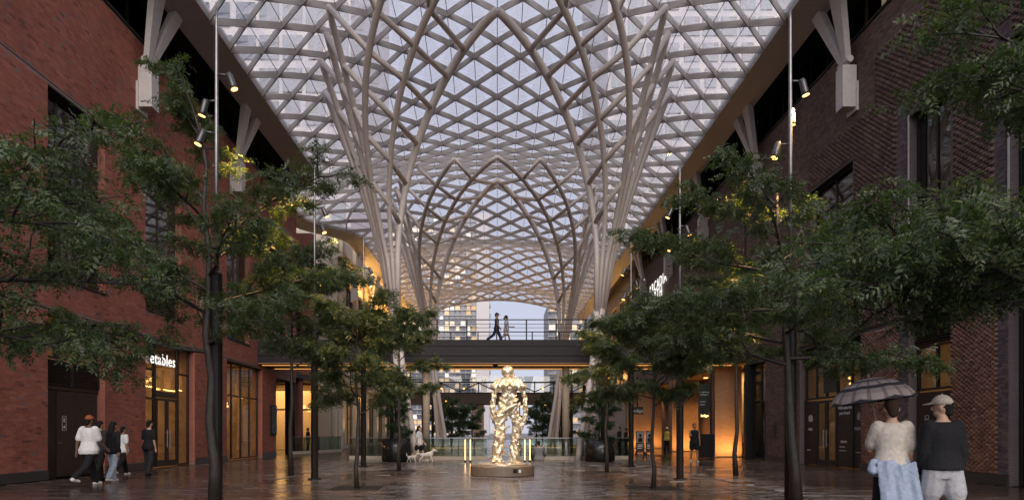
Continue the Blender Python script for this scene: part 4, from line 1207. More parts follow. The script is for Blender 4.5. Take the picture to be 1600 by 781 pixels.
# ================================================================ statue on its pedestal
t = NT('gilded_metal'); v = t.coord(); nz = t.noise(v, 5, 4); n2 = t.noise(v, 22, 4)
M['gold'] = t.done(t.pbsdf(t.ramp(nz, [(.3,(.76,.62,.42)),(.5,(.88,.80,.64)),(.7,(.86,.70,.46))]), t.ramp(n2, [(.3,.20),(.7,.40)]), .7, t.bump(n2, .2, .012)))
M['amberl'] = emit('amber_letter', (1,.6,.2), 2.5)
SX, SD = PX(785, 20.5), 20.6
PD = thing('pedestal', 'low round dark stone pedestal under the golden statue', 'pedestal', (SX,SD,0))
b = MB(); b.lathe([(1.0,0),(1.03,.02),(1.03,.29),(1.0,.325),(.96,.33),(0,.33)], (SX,SD,0), 64); b.build('drum', M['pedst'], PD, False)
b = MB(); b.lathe([(.80,.33),(.80,.365),(.77,.375),(0,.375)], (SX,SD,0), 48); b.build('plate', M['gold'] if 'gold' in M else M['galv'], PD)
def on_drum(a, r): return (SX+math.sin(a)*r, SD-math.cos(a)*r)
for a0, a1, mt, z0_, z1_ in ((.32,.46,'sign',.12,.24),(.50,.58,'letter',.13,.22)):
    b = MB(); (xa,ya),(xb,yb) = on_drum(a0,1.034), on_drum(a1,1.034)
    b.beam((xa,ya,(z0_+z1_)/2),(xb,yb,(z0_+z1_)/2), .008, z1_-z0_); b.build('plaque', M[mt], PD)

def remesh(mb, name, mat, parent, vox, smooth=4, noise=0, nscale=.15):
    o = mb.build(name, mat, parent, True)
    m = o.modifiers.new('remesh', 'REMESH'); m.mode = 'VOXEL'; m.voxel_size = vox; m.use_smooth_shade = True
    if smooth:
        m = o.modifiers.new('smooth', 'SMOOTH'); m.factor = .5; m.iterations = smooth
    if noise:
        tx = bpy.data.textures.new(name, 'CLOUDS'); tx.noise_scale = nscale; tx.noise_depth = 3
        m = o.modifiers.new('displace', 'DISPLACE'); m.texture = tx; m.strength = noise; m.mid_level = .5; m.texture_coords = 'LOCAL'
    return o
ST = thing('statue', 'tall golden sculpture of a figure with a ball head, made of twisted limbs', 'statue', (SX,SD,.375))
r = random.Random(5)
def sp(px, py, dd=0): return Vector((PX(px, SD), SD+dd, PZ(py, SD)))
g = MB()
def twist(path, r0, r1, turns, strands=3, n=26):
    P = [Vector(p) for p in path]
    tot = len(P)-1
    for s_ in range(strands):
        pts = []; rad = []
        for k in range(n+1):
            f = k/n*tot; i = min(int(f), tot-1); c = P[i].lerp(P[i+1], f-i); u = k/n
            a = 2*math.pi*(turns*u + s_/strands); rr = r0+(r1-r0)*u
            rr *= 1+.18*math.sin(k*1.7+s_*2.1)
            pts.append(c + Vector((math.cos(a)*rr*.62, math.sin(a)*rr*.62, 0))); rad.append(rr*.58*(1+.25*math.sin(k*2.3+s_)))
        g.tube(pts, rad, 9, dome=True)
twist([sp(777,727), sp(777,705,-.05), sp(781,680,-.08), sp(781,662,-.02), sp(785,640)], .175, .15, 1.9, 3)       # left leg
twist([sp(804,727,.05), sp(804,706,.02), sp(806,683,.05), sp(808,664,.02), sp(803,640)], .145, .135, -1.6, 3)      # right leg
twist([sp(784,650), sp(788,628), sp(795,612), sp(797,602)], .15, .20, .8, 4)     # torso left
twist([sp(803,650), sp(800,630), sp(797,612), sp(794,602)], .13, .20, -.9, 3)
twist([sp(775,606), sp(771,622,-.06), sp(770,640,-.08), sp(771,655,-.05), sp(778,664,-.1)], .085, .075, 1.3, 3)     # left arm
twist([sp(815,604), sp(820,620,.05), sp(821,640,0), sp(820,655,-.05), sp(816,664,-.08)], .075, .065, -1.2, 3)       # right arm
for a_, b_, rr in ((sp(776,608), sp(794,598), .12),(sp(794,598), sp(815,606), .12),(sp(778,648,-.2), sp(806,632,-.2), .055),(sp(772,655,-.15), sp(786,648,-.2), .06),(sp(800,645,-.15), sp(812,630,-.1), .05),(sp(816,664,-.05), sp(812,668,-.1), .03),(sp(818,664,0), sp(816,671,0), .025)):
    g.tube([a_, a_.lerp(b_,.5)+Vector((0,-.04,.03)), b_], [rr, rr*1.15, rr*.9], 9, dome=True)
# cape over the shoulders with hanging lobes
c = sp(794,596)
for k in range(15):
    a = 2*math.pi*k/15; rx = .50+.04*r.random()
    p = c + Vector((math.cos(a)*rx, math.sin(a)*.34, -.14-.06*r.random()))
    g.tube([c+Vector((math.cos(a)*.08,math.sin(a)*.08,.09)), c+Vector((math.cos(a)*rx*.62,math.sin(a)*.22,.0)), p], [.07,.095,.085], 8, dome=True)
g.ball(c+Vector((0,0,.0)), (.34,.24,.16), 14, 8)
g.tube([c+Vector((0,0,.1)), sp(793,583)], [.09,.06], 10)
for k in range(34):     # small knots, leaves and fingers
    u = r.random(); s_ = r.choice((-1,1))
    q = (sp(782,727-u*85) if s_ < 0 else sp(804,727-u*85)) + Vector((r.uniform(-.18,.18), r.uniform(-.18,.12), 0))
    d = Vector((r.uniform(-1,1), r.uniform(-1,.4), r.uniform(-.4,.8))).normalized()*r.uniform(.06,.15)
    g.tube([q, q+d], [r.uniform(.025,.05), .018], 6, dome=True)
for k in range(10):     # spill at the feet
    a = r.uniform(0,6.28); rr = r.uniform(.2,.62)
    g.ball((SX+math.cos(a)*rr, SD+math.sin(a)*rr, .38), (r.uniform(.06,.16), r.uniform(.06,.14), .035), 8, 6)
for px in (779,803): g.ball(sp(px,727)+Vector((0,-.05,.0)), (.2,.22,.08), 12, 8)
remesh(g, 'figure', M['gold'], ST, .016, 0, .035, .035)
g = MB(); g.ball(sp(793,580.5), .195, 32, 20); g.build('ball_head', M['gold'], ST, True)
g = MB(); hb = sp(806,586)
g.tube([sp(799,592), sp(803,583,.02), sp(806,588), sp(803,596)], [.03,.035,.03,.02], 8); g.build('finial', M['gold'], ST, True)

# ================================================================ signs
AE = thing('wall_sign', 'glowing white two-line sign with tree logo on the right upper wall', 'sign', (12.9,52,12.5))
def wtext(s, size, px, py, **k):
    D = 13000./(px-777.)
    return textobj('lettering', s, size, M['lit'], AE, face_M((X0-.14, D, PZ(py,D)), (0,-1,0)), .006, **k)
wtext('ARCADIA', 1.15, 1017, 462.5, bold=.006, space=1.16); wtext('EARTH', 1.15, 1017, 478, bold=.006, space=1.3)
lg = MB(); D = 13000./(1005-777.); zc = PZ(483, D)
for k in range(4):
    zz = zc + k*.62; w_ = 1.0 - k*.2
    lg.beam((X0-.14, D-.1+.0, zz), (X0-.14, D-.1-w_*1.5, zz), .1, .16)
    lg.beam((X0-.14, D-.1-w_*.1, zz), (X0-.14, D-.1-.75, zz+.62), .1, .15); lg.beam((X0-.14, D-.1-w_*1.4, zz), (X0-.14, D-.1-.75, zz+.62), .1, .15)
lg.build('logo', M['lit'], AE)
b = MB(); b.box(X0-.12, X0-.02, 13000./(1046-777.), 13000./(1003-777.), PZ(478,52)-1.2, PZ(478,52)-1.1); b.build('rail', M['black'], AE)

DS = thing('directory_sign', 'tall black directory board hanging by the lit pier on the right', 'sign', (PX(1100,34.9),34.9,0))
D = 34.9; xa, xb = PX(1092,D), PX(1109.5,D)
b = MB(); b.box(xa, xb, D, D+.12, PZ(643,D), PZ(599,D)); b.build('board', M['sign'], DS)
b = MB(); b.box(xa+.04, xb-.1, D-.02, D+.1, PZ(652.5,D), PZ(643.6,D)); b.build('lower_board', M['sign'], DS)
b = MB(); b.box(xb+.03, xb+.1, D+.02, D+.1, 0, 5.0); b.build('post', M['black'], DS)
for k, (tx, py, sz) in enumerate((('Front Street',613,.10),('Wellington',617,.10),('Level 3',628,.10),('Market',632.5,.09))):
    textobj('lettering', tx, sz, M['letter'], DS, face_M((xa+.06, D-.004, PZ(py,D)), (1,0,0)), .002)
textobj('lettering', 'Indigo', .17, M['amberl'] if 'amberl' in M else M['warm'], DS, face_M((xa+.1, D-.024, PZ(650.5,D)), (1,0,0)), .003, bold=.006)
IS = thing('hanging_sign', 'black hanging shop sign with white lettering behind the right tree', 'sign', (PX(996,44),44,3))
D = 44.; b = MB(); b.box(PX(987,D), PX(1005,D), D, D+.1, PZ(647,D), PZ(635,D)); b.build('board', M['sign'], IS)
b = MB(); b.box(PX(995,D),PX(997,D), D+.02, D+.08, PZ(635,D), 5.19); b.build('hanger', M['black'], IS)
textobj('lettering', 'indigo', .30, M['letter'], IS, face_M((PX(988.5,D), D-.004, PZ(643.5,D)), (1,0,0)), .003, bold=.008)
KS = thing('kiosk_box', 'black waist-high utility cabinet behind the man in a black tank top', 'cabinet', (PX(1107,34.2),34.2,0))
b = MB(); D = 34.2; b.box(PX(1098,D), PX(1116,D), D, D+.6, .04, PZ(679,D)); b.box(PX(1097,D),PX(1117,D),D-.02,D+.62,PZ(679,D),PZ(679,D)+.04); b.build('body', M['black'], KS)
b = MB(); b.box(PX(1098.6,D), PX(1106.6,D), D-.015, D-.002, .1, PZ(680,D)); b.build('door', M['black'], KS); b = MB(); b.box(PX(1107.4,D), PX(1115.4,D), D-.015, D-.002, .1, PZ(680,D)); b.build('door', M['black'], KS)
for k, (p0, p1, lab) in enumerate(((994,1007,'left poster board on a stand behind the right saplings'),(1009,1021,'right poster board on a stand behind the right saplings'))):
    D = 41.; t_ = thing('poster_stand', lab, 'poster stand', (PX((p0+p1)/2,D),D,0), 0, 'poster stands by the hanging sign')
    b = MB(); b.box(PX(p0,D), PX(p1,D), D, D+.05, .12, PZ(673,D)); b.build('board', M['sign'], t_)
    b = MB(); b.box(PX(p0+1,D), PX(p1-1,D), D-.006, D-.001, PZ(691,D), PZ(674.5,D)); b.build('poster', M['towerg'], t_)
    b = MB(); b.ball((PX((p0+p1)/2,D), D-.008, PZ(680,D)), (.09,.004,.12), 10, 6); b.box(PX((p0+p1)/2,D)-.14,PX((p0+p1)/2,D)+.14,D-.010,D-.007,PZ(690.5,D),PZ(683.5,D)); b.build('poster_print', M['black'], t_)
    b = MB()
    for q in range(3): b.box(PX(p0+2.2,D), PX(p1-2.2-q,D), D-.01, D-.001, PZ(695+q*2.6,D), PZ(694+q*2.6,D))
    b.build('print_lines', M['letter'], t_)
    b = MB(); b.box(PX(p0,D),PX(p0,D)+.04,D-.2,D+.25,0,.12); b.box(PX(p1,D)-.04,PX(p1,D),D-.2,D+.25,0,.12); b.build('foot', M['black'], t_)
# cafe high table in the left passage
CT = thing('cafe_table', 'long pale bar table behind the guardrail in the left passage', 'table', (-13.6,42.8,0))
b = MB(); b.box(-14.4,-12.4,44.6,45.3,1.08,1.14); b.build('table_top', M['cream'], CT)
for x in (-14.3,-12.55):
    b = MB(); b.box(x,x+.06,44.9,44.96,0,1.08); b.build('leg', M['black'], CT)
# low planting boxes and a far hedge behind the guard
for k, (xa, xb, D, lab) in enumerate(((-6.5,-1.0,44,'low lit timber bench beyond the left guardrail'),(1.5,6.0,46,'low lit timber bench beyond the right guardrail'))):
    t_ = thing('garden_bench', lab, 'bench', ((xa+xb)/2,D,0), 0, 'timber benches beyond the guardrail')
    b = MB(); b.box(xa,xb,D,D+.5,.40,.46); b.build('seat', M['wood'], t_); b = MB(); b.box(xa+.1,xb-.1,D+.08,D+.42,0,.36); b.build('base', M['tan'], t_)
    b = MB(); b.box(xa+.1,xb-.1,D+.02,D+.06,.3,.34); b.build('strip_light', M['amber'], t_)
# ================================================================ trees
def frond_template(pairs, L, ll, lw, fold=.35, tri=False):
    """one compound leaf along +x, leaflets in pairs, slightly drooping"""
    V = []; F = []
    def leaflet(px, pz, ang, l, w):
        c, s_ = math.cos(ang), math.sin(ang); o = len(V)
        pts = ((0,-.12,0),(.45,.62,-.08*l),(1,-.1,-.2*l)) if tri else ((0,0,0),(.38,.5,-.06*l),(1,0,-.22*l),(.38,-.5,-.06*l))
        for u, v, z in pts:
            x, y = u*l, v*w
            V.append((px + x*c - y*s_, x*s_ + y*c, pz + z - abs(x*s_)*fold*.3))
        F.append(tuple(range(o, o+len(pts))))
    for k in range(pairs):
        u = (k+.6)/pairs; px = L*u; pz = -.28*L*u*u
        sc = .75+.4*math.sin(math.pi*min(1,u*1.05))
        leaflet(px, pz, 1.05, ll*sc, lw*sc); leaflet(px, pz, -1.05, ll*sc, lw*sc)
    leaflet(L, -.28*L, 0, ll, lw)
    return np.array(V), np.array(F)
FR_NEAR = frond_template(7, .20, .052, .022)
FR_BIG = frond_template(7, .17, .048, .030, tri=True)
FR_MID = frond_template(6, .18, .058, .038, tri=True)
FR_FAR = frond_template(3, .26, .15, .10, tri=True)

def leaf_mesh(name, T, pos, dirs, scale, rs, mat):
    """instances of template T at pos, axis along dirs"""
    tv, tf = T; n = len(pos)
    d = dirs/np.linalg.norm(dirs, axis=1, keepdims=True)
    up = np.tile(np.array([[0,0,1.0]]), (n,1)) + rs.normal(0,.6,(n,3))
    y = np.cross(up, d); y /= np.linalg.norm(y, axis=1, keepdims=True)+1e-9
    z = np.cross(d, y)
    V = (tv[None,:,0,None]*d[:,None,:] + tv[None,:,1,None]*y[:,None,:] + tv[None,:,2,None]*z[:,None,:])*scale[:,None,None] + pos[:,None,:]
    kk = tf.shape[1]; nl_ = len(tv)//kk
    V = (V.reshape(n, nl_, kk, 3) + rs.normal(0, .011, (n, nl_, 1, 3))*scale[:,None,None,None]).reshape(n, -1, 3)
    m = len(tv)
    F = (tf[None] + (np.arange(n)*m)[:,None,None]).reshape(-1, tf.shape[1])
    return np_mesh(name, V.reshape(-1,3), F, mat)

def tree(name, label, x, y, h, spread, trunk_r, first, seed, limbs=None, T=FR_MID, dens=1.0, lean=(0,0), group=None, mat='leaf', cat='tree', nl=13, top_w=.35, z0=0, up=.55, sub_n=7, droop=.35, clear=None):
    r = random.Random(seed); rs = np.random.RandomState(seed)
    t_ = thing(name, label, cat, (x,y,z0), 0, group)
    wood = MB(); P = []; Dr = []; S = []
    N = 9; tp = []
    for k in range(N+1):
        u = k/N
        tp.append(Vector((x+lean[0]*u+r.gauss(0,.03)*(u>0), y+lean[1]*u+r.gauss(0,.03)*(u>0), z0+h*.9*u)))
    tp[0] = Vector((x,y,z0-.03)); 
    rad = [trunk_r*(1.25 if k == 0 else 1)*(1-.86*(k/N)**.9) + .008 for k in range(N+1)]
    wood.tube(tp, rad, 9)
    def at(u):
        f = u*N; i = min(int(f), N-1); return tp[i].lerp(tp[i+1], f-i)
    def leafy(a, b, n, spreadv):
        for q in range(n):
            u = r.random(); p = a.lerp(b, u) + Vector((r.gauss(0,spreadv), r.gauss(0,spreadv), r.gauss(0,spreadv*.7)))
            if clear and not clear(p): continue
            d = (b-a).normalized()*.45 + Vector((r.gauss(0,.7), r.gauss(0,.7), r.gauss(-droop,.32)))
            P.append(p); Dr.append(d); S.append(r.uniform(.7,1.25))
    def branch(a, az, el, L, rad0, lvl):
        n = 5; pts = [a]; d = Vector((math.cos(az)*math.cos(el), math.sin(az)*math.cos(el), math.sin(el)))
        for k in range(n):
            d = (d + Vector((r.gauss(0,.13), r.gauss(0,.13), r.gauss(.0,.12) - (.08 if k > 2 else -.05)))).normalized()
            pts.append(pts[-1] + d*L/n)
        wood.tube(pts, [rad0*(1-.8*k/n)+.003 for k in range(n+1)], 6 if lvl < 2 else 4, caps=False)
        def pa(u):
            f = u*n; i = min(int(f), n-1); return pts[i].lerp(pts[i+1], f-i)
        if lvl == 0:
            m = max(3, int(sub_n*L/1.6))
            for k in range(m):
                u = .22+.78*(k+.5)/m
                branch(pa(u), az + (1 if k % 2 else -1)*r.uniform(.5,1.15), el*.6 + r.uniform(-.28,.5), L*r.uniform(.28,.5)*(1.15-u*.55), rad0*.4, 1)
            branch(pa(.98), az+r.gauss(0,.2), el*.3, L*.3, rad0*.3, 1)
        elif lvl == 1:
            m = max(2, int(3.5*L/.6))
            for k in range(m):
                u = .2+.8*(k+.5)/m
                a2 = pa(u); b2 = a2 + Vector((math.cos(az+(1 if k%2 else -1)*r.uniform(.4,1.3)), math.sin(az+(1 if k%2 else -1)*r.uniform(.4,1.3)), r.uniform(-.35,.35)))*r.uniform(.16,.36)
                wood.tube([a2,b2], [.005,.003], 3, caps=False)
                leafy(a2, b2, int(8*dens+r.random()), .06)
            leafy(pts[2], pts[-1], int(9*dens), .07)
    if limbs is None:
        limbs = []
        for k in range(nl):
            u = k/(nl-1); zz = first + (h*.88-first)*u
            w = math.sin(math.pi*(.22+.62*u))**.8 if u < .6 else top_w+(1-top_w)*(1-u)/.4*.9
            limbs.append((zz/(h*.9), k*2.4+r.gauss(0,.3), up*(.55+.9*u)+r.gauss(0,.08), spread*max(.3,w)*r.uniform(.8,1.12)))
    for u, az, el, L in limbs:
        branch(at(min(.99,u)), az, el, L, trunk_r*.45*(1.1-.6*u), 0)
    wood.build('trunk', M['bark'], t_, True)
    P_ = np.array([tuple(p) for p in P]); D_ = np.array([tuple(d) for d in Dr])
    mobj('crown', leaf_mesh('crown', T, P_, D_, np.array(S), rs, M[mat]), t_)
    return t_, len(P)

cnt = []
# left big honey locust, trunk in front of the nearest left lamp post
TG = 'trees in two rows'
la = [(.40,3.1,.10,3.2),(.42,-.4,.12,2.2),(.47,2.2,.25,2.4),(.50,4.2,.18,2.2),(.52,.5,.30,2.4),(.56,3.5,.35,2.5),(.60,5.3,.35,2.0),(.63,1.4,.4,2.2),(.66,-.2,.50,2.6),
      (.70,2.9,.55,2.2),(.74,4.6,.6,1.6),(.80,3.3,.8,1.8),(.85,1.9,.85,1.5),(.9,2.8,1.0,1.5),(.97,3.5,1.1,1.2)]
cnt.append(tree('honey_locust_tree', 'big tree with layered boughs in front of the red brick wall', -5.18, 11.75, 7.9, 2.6, .10, 2.6, 11, la, T=FR_BIG, dens=1.55, lean=(-.35,.2), group=TG))
ra = [(.47,-.1,.05,2.0),(.45,3.1,.15,2.1),(.52,2.3,.22,2.2),(.55,4.5,.2,2.0),(.58,.7,.25,1.8),(.62,3.6,.3,2.6),(.66,5.4,.3,1.6),(.70,1.5,.4,1.8),(.72,2.9,.42,2.6),(.78,.0,.4,1.5),(.80,4.3,.5,1.5),(.86,2.7,.55,1.7),(.9,.9,.5,1.2),(.95,3.4,.7,1.2)]
cnt.append(tree('honey_locust_tree', 'big tree with a dense dark crown on the right before the shopfronts', 5.42, 11.6, 6.4, 2.5, .10, 2.6, 23, ra, T=FR_BIG, dens=1.8, lean=(-.25,.2), group=TG))
cnt.append(tree('honey_locust_tree', 'slender young tree left of centre with a forked trunk', PX(558,15.7), 15.7, 4.7, 1.75, .05, 1.8, 31, dens=2.2, group=TG, nl=12))
cnt.append(tree('honey_locust_tree', 'slender young tree right beside the left planter', PX(624,22.9), 22.9, 6.1, 1.7, .055, 2.7, 37, dens=2.0, group=TG, nl=12))
cnt.append(tree('honey_locust_tree', 'slender young tree standing alone right of the statue', PX(1021,15.7), 15.7, 4.6, 1.7, .05, 2.0, 41, dens=2.2, group=TG, nl=12))
cnt.append(tree('honey_locust_tree', 'slender young tree in front of the right planter', PX(948,22.1), 22.1, 5.4, 1.7, .055, 2.4, 43, dens=2.0, group=TG, nl=12))
cnt.append(tree('honey_locust_tree', 'middle-distance tree filling the gap behind the big left tree', PX(455,20.5), 20.5, 7.6, 2.4, .07, 3.4, 47, dens=1.7, group=TG, nl=13))
cnt.append(tree('honey_locust_tree', 'middle-distance tree filling the gap behind the big right tree', PX(1150,20.5), 20.5, 7.0, 2.2, .07, 3.6, 53, dens=1.7, group=TG, nl=13))
# near trees whose trunks stand outside the frame
ln = [(.55,.25,.02,2.3),(.60,.55,.10,2.4),(.66,.1,.14,2.3),(.72,.45,.16,2.5),(.80,.7,.22,2.0),(.62,2.5,.3,2.0),(.7,4.2,.4,2.0),(.85,1.6,.6,1.8)]
cnt.append(tree('honey_locust_tree', 'near tree whose leafy boughs reach in at the far left edge', -6.55, 6.3, 5.2, 2.4, .10, 2.6, 61, ln, T=FR_NEAR, dens=.75, group=TG))
rn = [(.47,2.95,.04,2.9),(.50,2.6,.06,2.6),(.54,3.15,.06,3.1),(.57,2.75,.05,2.7),(.60,3.05,.06,2.9),(.86,2.6,.15,1.7),(.90,2.95,.25,1.9),(.94,2.4,.4,1.8),(.98,2.9,.6,1.8),(.7,.6,.4,2.0),(.8,4.9,.4,1.6)]
cnt.append(tree('honey_locust_tree', 'near tree whose boughs hang in at the right edge', 6.5, 6.1, 5.9, 2.6, .11, 2.6, 67, rn, T=FR_NEAR, dens=.85, group=TG))
for px, D, w in ((558,15.7,'the slender left tree'),(624,22.9,'the tree by the left planter'),(1021,15.7,'the slender right tree'),(948,22.1,'the tree by the right planter')):
    X = PX(px, D); gt = thing('tree_grate', 'square dark steel grate round the foot of '+w, 'tree grate', (X,D,0), 0, 'tree grates')
    b = MB()
    for a0_, a1_, c0_, c1_ in ((-.6,.6,-.6,-.54),(-.6,.6,.54,.6),(-.6,-.54,-.54,.54),(.54,.6,-.54,.54)): b.box(X+a0_,X+a1_,D+c0_,D+c1_,-.003,.011)
    b.build('frame', M['dkmetal'], gt)
    for q in range(13):
        y_ = D-.5+q*1.0/12
        b = MB()
        b.box(X-.54,X+.54,y_-.022,y_+.022,-.003,.009) if abs(y_-D) > .16 else (b.box(X-.54,X-.16,y_-.022,y_+.022,-.003,.009), b.box(X+.16,X+.54,y_-.022,y_+.022,-.003,.009))
        b.build('bar', M['dkmetal'], gt)
# planter shrubs
cnt.append(tree('planter_shrub', 'leafy shrub growing in the left round planter', PX(619.5,30.6), 30.6, 2.6, .75, .03, .15, 71, T=FR_MID, dens=1.5, mat='leafd', cat='shrub', nl=11, z0=1.0, group='planter shrubs', sub_n=9))
cnt.append(tree('planter_shrub', 'leafy shrub growing in the right round planter', PX(937,30.6), 30.6, 2.3, .8, .03, .1, 73, T=FR_MID, dens=1.5, mat='leafd', cat='shrub', nl=11, z0=.95, group='planter shrubs', sub_n=9))
# trees of the far garden
for k, (px, D, h, sp_) in enumerate(((705,62,4.6,2.1),(738,68,4.4,2.0),(690,72,4.8,2.2),(856,66,5.6,2.2),(838,72,4.6,1.9),(874,70,5.2,2.1))):
    cnt.append(tree('garden_tree', ['leftmost round tree of the far garden left of the statue','rightmost far garden tree left of the statue','hindmost far garden tree left of the statue','middle far garden tree right of the statue','leftmost far garden tree right of the statue','rightmost far garden tree right of the statue'][k],
        PX(px,D), D, h, sp_, .09, .9, 80+k, T=FR_FAR, dens=.55, mat='leaff', nl=12, group='trees of the far garden'))
print('FRONDS', [c[1] for c in cnt])
# ================================================================ people
def skinmat(n, c): return paint(n, c, .5, 0, var=.06, bump=.0)
M['skinA'] = skinmat('skin_light', (.52,.32,.23)); M['skinB'] = skinmat('skin_tan', (.30,.17,.105)); M['skinC'] = skinmat('skin_dark', (.13,.07,.045))
def cloth(n, c, r=.85): 
    t = NT(n); v = t.coord(); f = t.noise(v, 22, 4); w = t.noise(v, 6, 3, .6, 1.2)
    cc = t.ramp(f, [(.3,[q*.85 for q in c]),(.7,[min(1,q*1.1) for q in c])])
    return t.done(t.pbsdf(cc, r, 0, t.bump(w, .6, .03), .25))
for n, c in dict(white=(.72,.72,.72), cream=(.60,.54,.47), black=(.014,.014,.016), char=(.03,.03,.034), denim=(.42,.50,.62), grey=(.42,.42,.44), hivis=(.55,.50,.10),
                 rust=(.30,.09,.04), beige=(.45,.40,.34), hair=(.012,.010,.009), brownhair=(.04,.022,.014), navy=(.03,.04,.07), jacket=(.36,.43,.56), greyshirt=(.22,.23,.24)).items():
    M['c_'+n] = cloth('cloth_'+n, c)
M['dogfur'] = cloth('dog_fur', (.70,.66,.60), .95)

def person(label, x, y, face, h=1.75, z=0, skin='skinB', top=('c_white', 'short'), bottom=('c_black', 'long'), shoes='c_black', hair=('c_hair','short'), cap=None,
           stride=.0, arms=((.15,.25),(-.15,.25)), vox=.02, slim=1.0, seated=False, bag=None, group=None, dress=False, turn=0.0, hem=-.11, extra=None, name='person'):
    """face: heading in radians, 0 = looking away along +Y; arms: (swing forward, elbow bend[, out]) left, right"""
    s = h/1.75
    T = thing(name, label, 'person', (0,0,0), 0, group)
    V3 = lambda a, b, c: Vector((a*s, b*s, c*s))
    hipz, shz = .92, 1.43
    drop = 0
    if seated: hipz = .10; shz = .62
    legs = []
    for sd, sw in ((-1, stride), (1, -stride)):
        hip = Vector((sd*.095, 0, hipz))
        if seated:
            knee = hip + Vector((sd*.22, .34, .18)); ank = knee + Vector((-sd*.16, .12, -.24))
        else:
            th = sw; kb = .10 + max(0, -sw)*1.0
            knee = hip + Vector((sd*.01, math.sin(th)*.43, -math.cos(th)*.43))
            ank = knee + Vector((sd*.005, math.sin(th-kb)*.42, -math.cos(th-kb)*.42))
        legs.append((hip, knee, ank, sw))
    if not seated:
        drop = min(l[2].z for l in legs) - .075
    def A(v): return Vector((v.x*s, v.y*s, (v.z-drop)*s))
    chest = Vector((0,.0,shz)); neck = Vector((0,.0,shz+.06)); head = Vector((0,.02,shz+.20))
    body = MB(); shirt = MB(); pants = MB(); shoe_l = []; hr = MB()
    w = slim
    def torso(mb, inf, z0, z1):
        prof = [(hipz-.10,.150,.105),(hipz,.168,.118),(hipz+.10,.152,.108),(hipz+.22,.142,.100),(hipz+.36,.165,.112),(shz-.08,.182,.110),(shz-.01,.155,.092),(shz+.035,.095,.070),(shz+.06,.062,.06)]
        rings = [(zz,a,b) for zz,a,b in prof if z0 <= zz <= z1]
        n = 18; vs = []; fs = []
        for zz, a, b in rings:
            ex = inf + (.034 if (mb is shirt and zz <= hipz+.01) else (.014 if (mb is shirt and zz <= hipz+.11) else 0))
            for k in range(n):
                t_ = 2*math.pi*k/n
                vs.append(A(Vector((math.cos(t_)*(a*w+ex), math.sin(t_)*(b*w+ex) + .012*math.sin((zz-hipz)*5), zz))))
        for i in range(len(rings)-1):
            for k in range(n): fs.append((i*n+k, i*n+(k+1)%n, (i+1)*n+(k+1)%n, (i+1)*n+k))
        fs.append(tuple(range(n-1,-1,-1))); fs.append(tuple((len(rings)-1)*n+k for k in range(n)))
        mb.add(vs, fs)
    def limb(mb, pts, rad, inf=0): mb.tube([A(p) for p in pts], [(q+inf)*s for q in rad], 10, dome=True)
    torso(body, 0, -1, 9)
    limb(body, [neck, head-Vector((0,.0,.06))], [.055,.052])
    yaw = Matrix.Rotation(turn, 3, 'Z')
    hc = A(head); hs = s
    def hp(a,b,c): return hc + yaw @ Vector((a*hs,b*hs,c*hs))
    body.ball(hp(0,.0,.02), (.076*hs,.095*hs,.112*hs), 16, 12); body.ball(hp(0,.025,-.055), (.058*hs,.065*hs,.062*hs), 12, 8)
    body.ball(hp(0,.098,-.008), (.014*hs,.02*hs,.024*hs), 8, 6)
    for sd in (-1,1): body.ball(hp(sd*.078,-.005,0), (.012*hs,.022*hs,.032*hs), 8, 6)
    # arms
    hands = []
    for sd, arm in ((-1,arms[0]),(1,arms[1])):
        sw, eb = arm[0], arm[1]; out = arm[2] if len(arm) > 2 else .10
        sh = Vector((sd*.185*w, 0, shz-.03))
        el = sh + Vector((sd*math.sin(out)*.29, math.sin(sw)*.29, -math.cos(sw)*math.cos(out)*.29))
        a2 = sw + eb
        inn = arm[3] if len(arm) > 3 else 0.0
        wr = el + Vector((sd*math.sin(out)*.10 - sd*inn*.25, math.sin(a2)*.25*math.cos(inn), -math.cos(a2)*.25))
        limb(body, [sh, el], [.05*w,.04]); limb(body, [el, wr], [.04,.028])
        fd = (wr-el).normalized()
        pl = wr + fd*.05
        side = Vector((0,1,0)) if abs(fd.y) < .8 else Vector((0,0,1))
        side = (side - fd*side.dot(fd)).normalized()
        limb(body, [wr, wr+fd*.085], [.028,.036])
        for f_, (o_, L_) in enumerate(((-.027,.062),(-.009,.075),(.009,.07),(.027,.055))):
            b0 = wr + fd*.085 + side*o_; curl = Vector((-sd,0,0))
            limb(body, [b0, b0+fd*L_*.55, b0+fd*L_*.85+curl*L_*.4], [.0105,.0095,.008])
        b0 = wr+fd*.03+side*.03; limb(body, [b0, b0+side*.035+fd*.03, b0+side*.04+fd*.06], [.012,.011,.009])
        hands.append(wr+fd*.09)
        if top[1] == 'short': limb(shirt, [sh+Vector((-sd*.03,0,.01)), sh.lerp(el,.72)], [.080*w,.066], .012)
        elif top[1] == 'long': limb(shirt, [sh+Vector((-sd*.03,0,.01)), el, el.lerp(wr,.9)], [.080*w,.060,.045], .010)
    # legs
    for hip, knee, ank, sw in legs:
        limb(body, [hip, hip.lerp(knee,.5), knee], [.085*w,.072*w,.055]); limb(body, [knee, knee.lerp(ank,.35), ank], [.055,.054,.036])
        if bottom[1] == 'long': limb(pants, [hip, knee, ank.lerp(knee,.06)], [.098*w,.078,.066], .012)
        elif bottom[1] == 'shorts': limb(pants, [hip, hip.lerp(knee,.64)], [.102*w,.102], .016)
        fwd = Vector((0,1,0)) if not seated else Vector((0,.8,-.3))
        pit = max(0, -sw)*.9
        f2 = Vector((0, math.cos(pit), -math.sin(pit)))
        heel = ank + Vector((0,-.045,-.045)); toe = ank + f2*.15 + Vector((0,0,-.045))
        shoe = MB(); shoe_l.append(shoe)
        shoe.tube([A(heel), A(heel.lerp(toe,.5)+Vector((0,0,.008))), A(toe)], [.046*s,.05*s,.036*s], 10, dome=True)
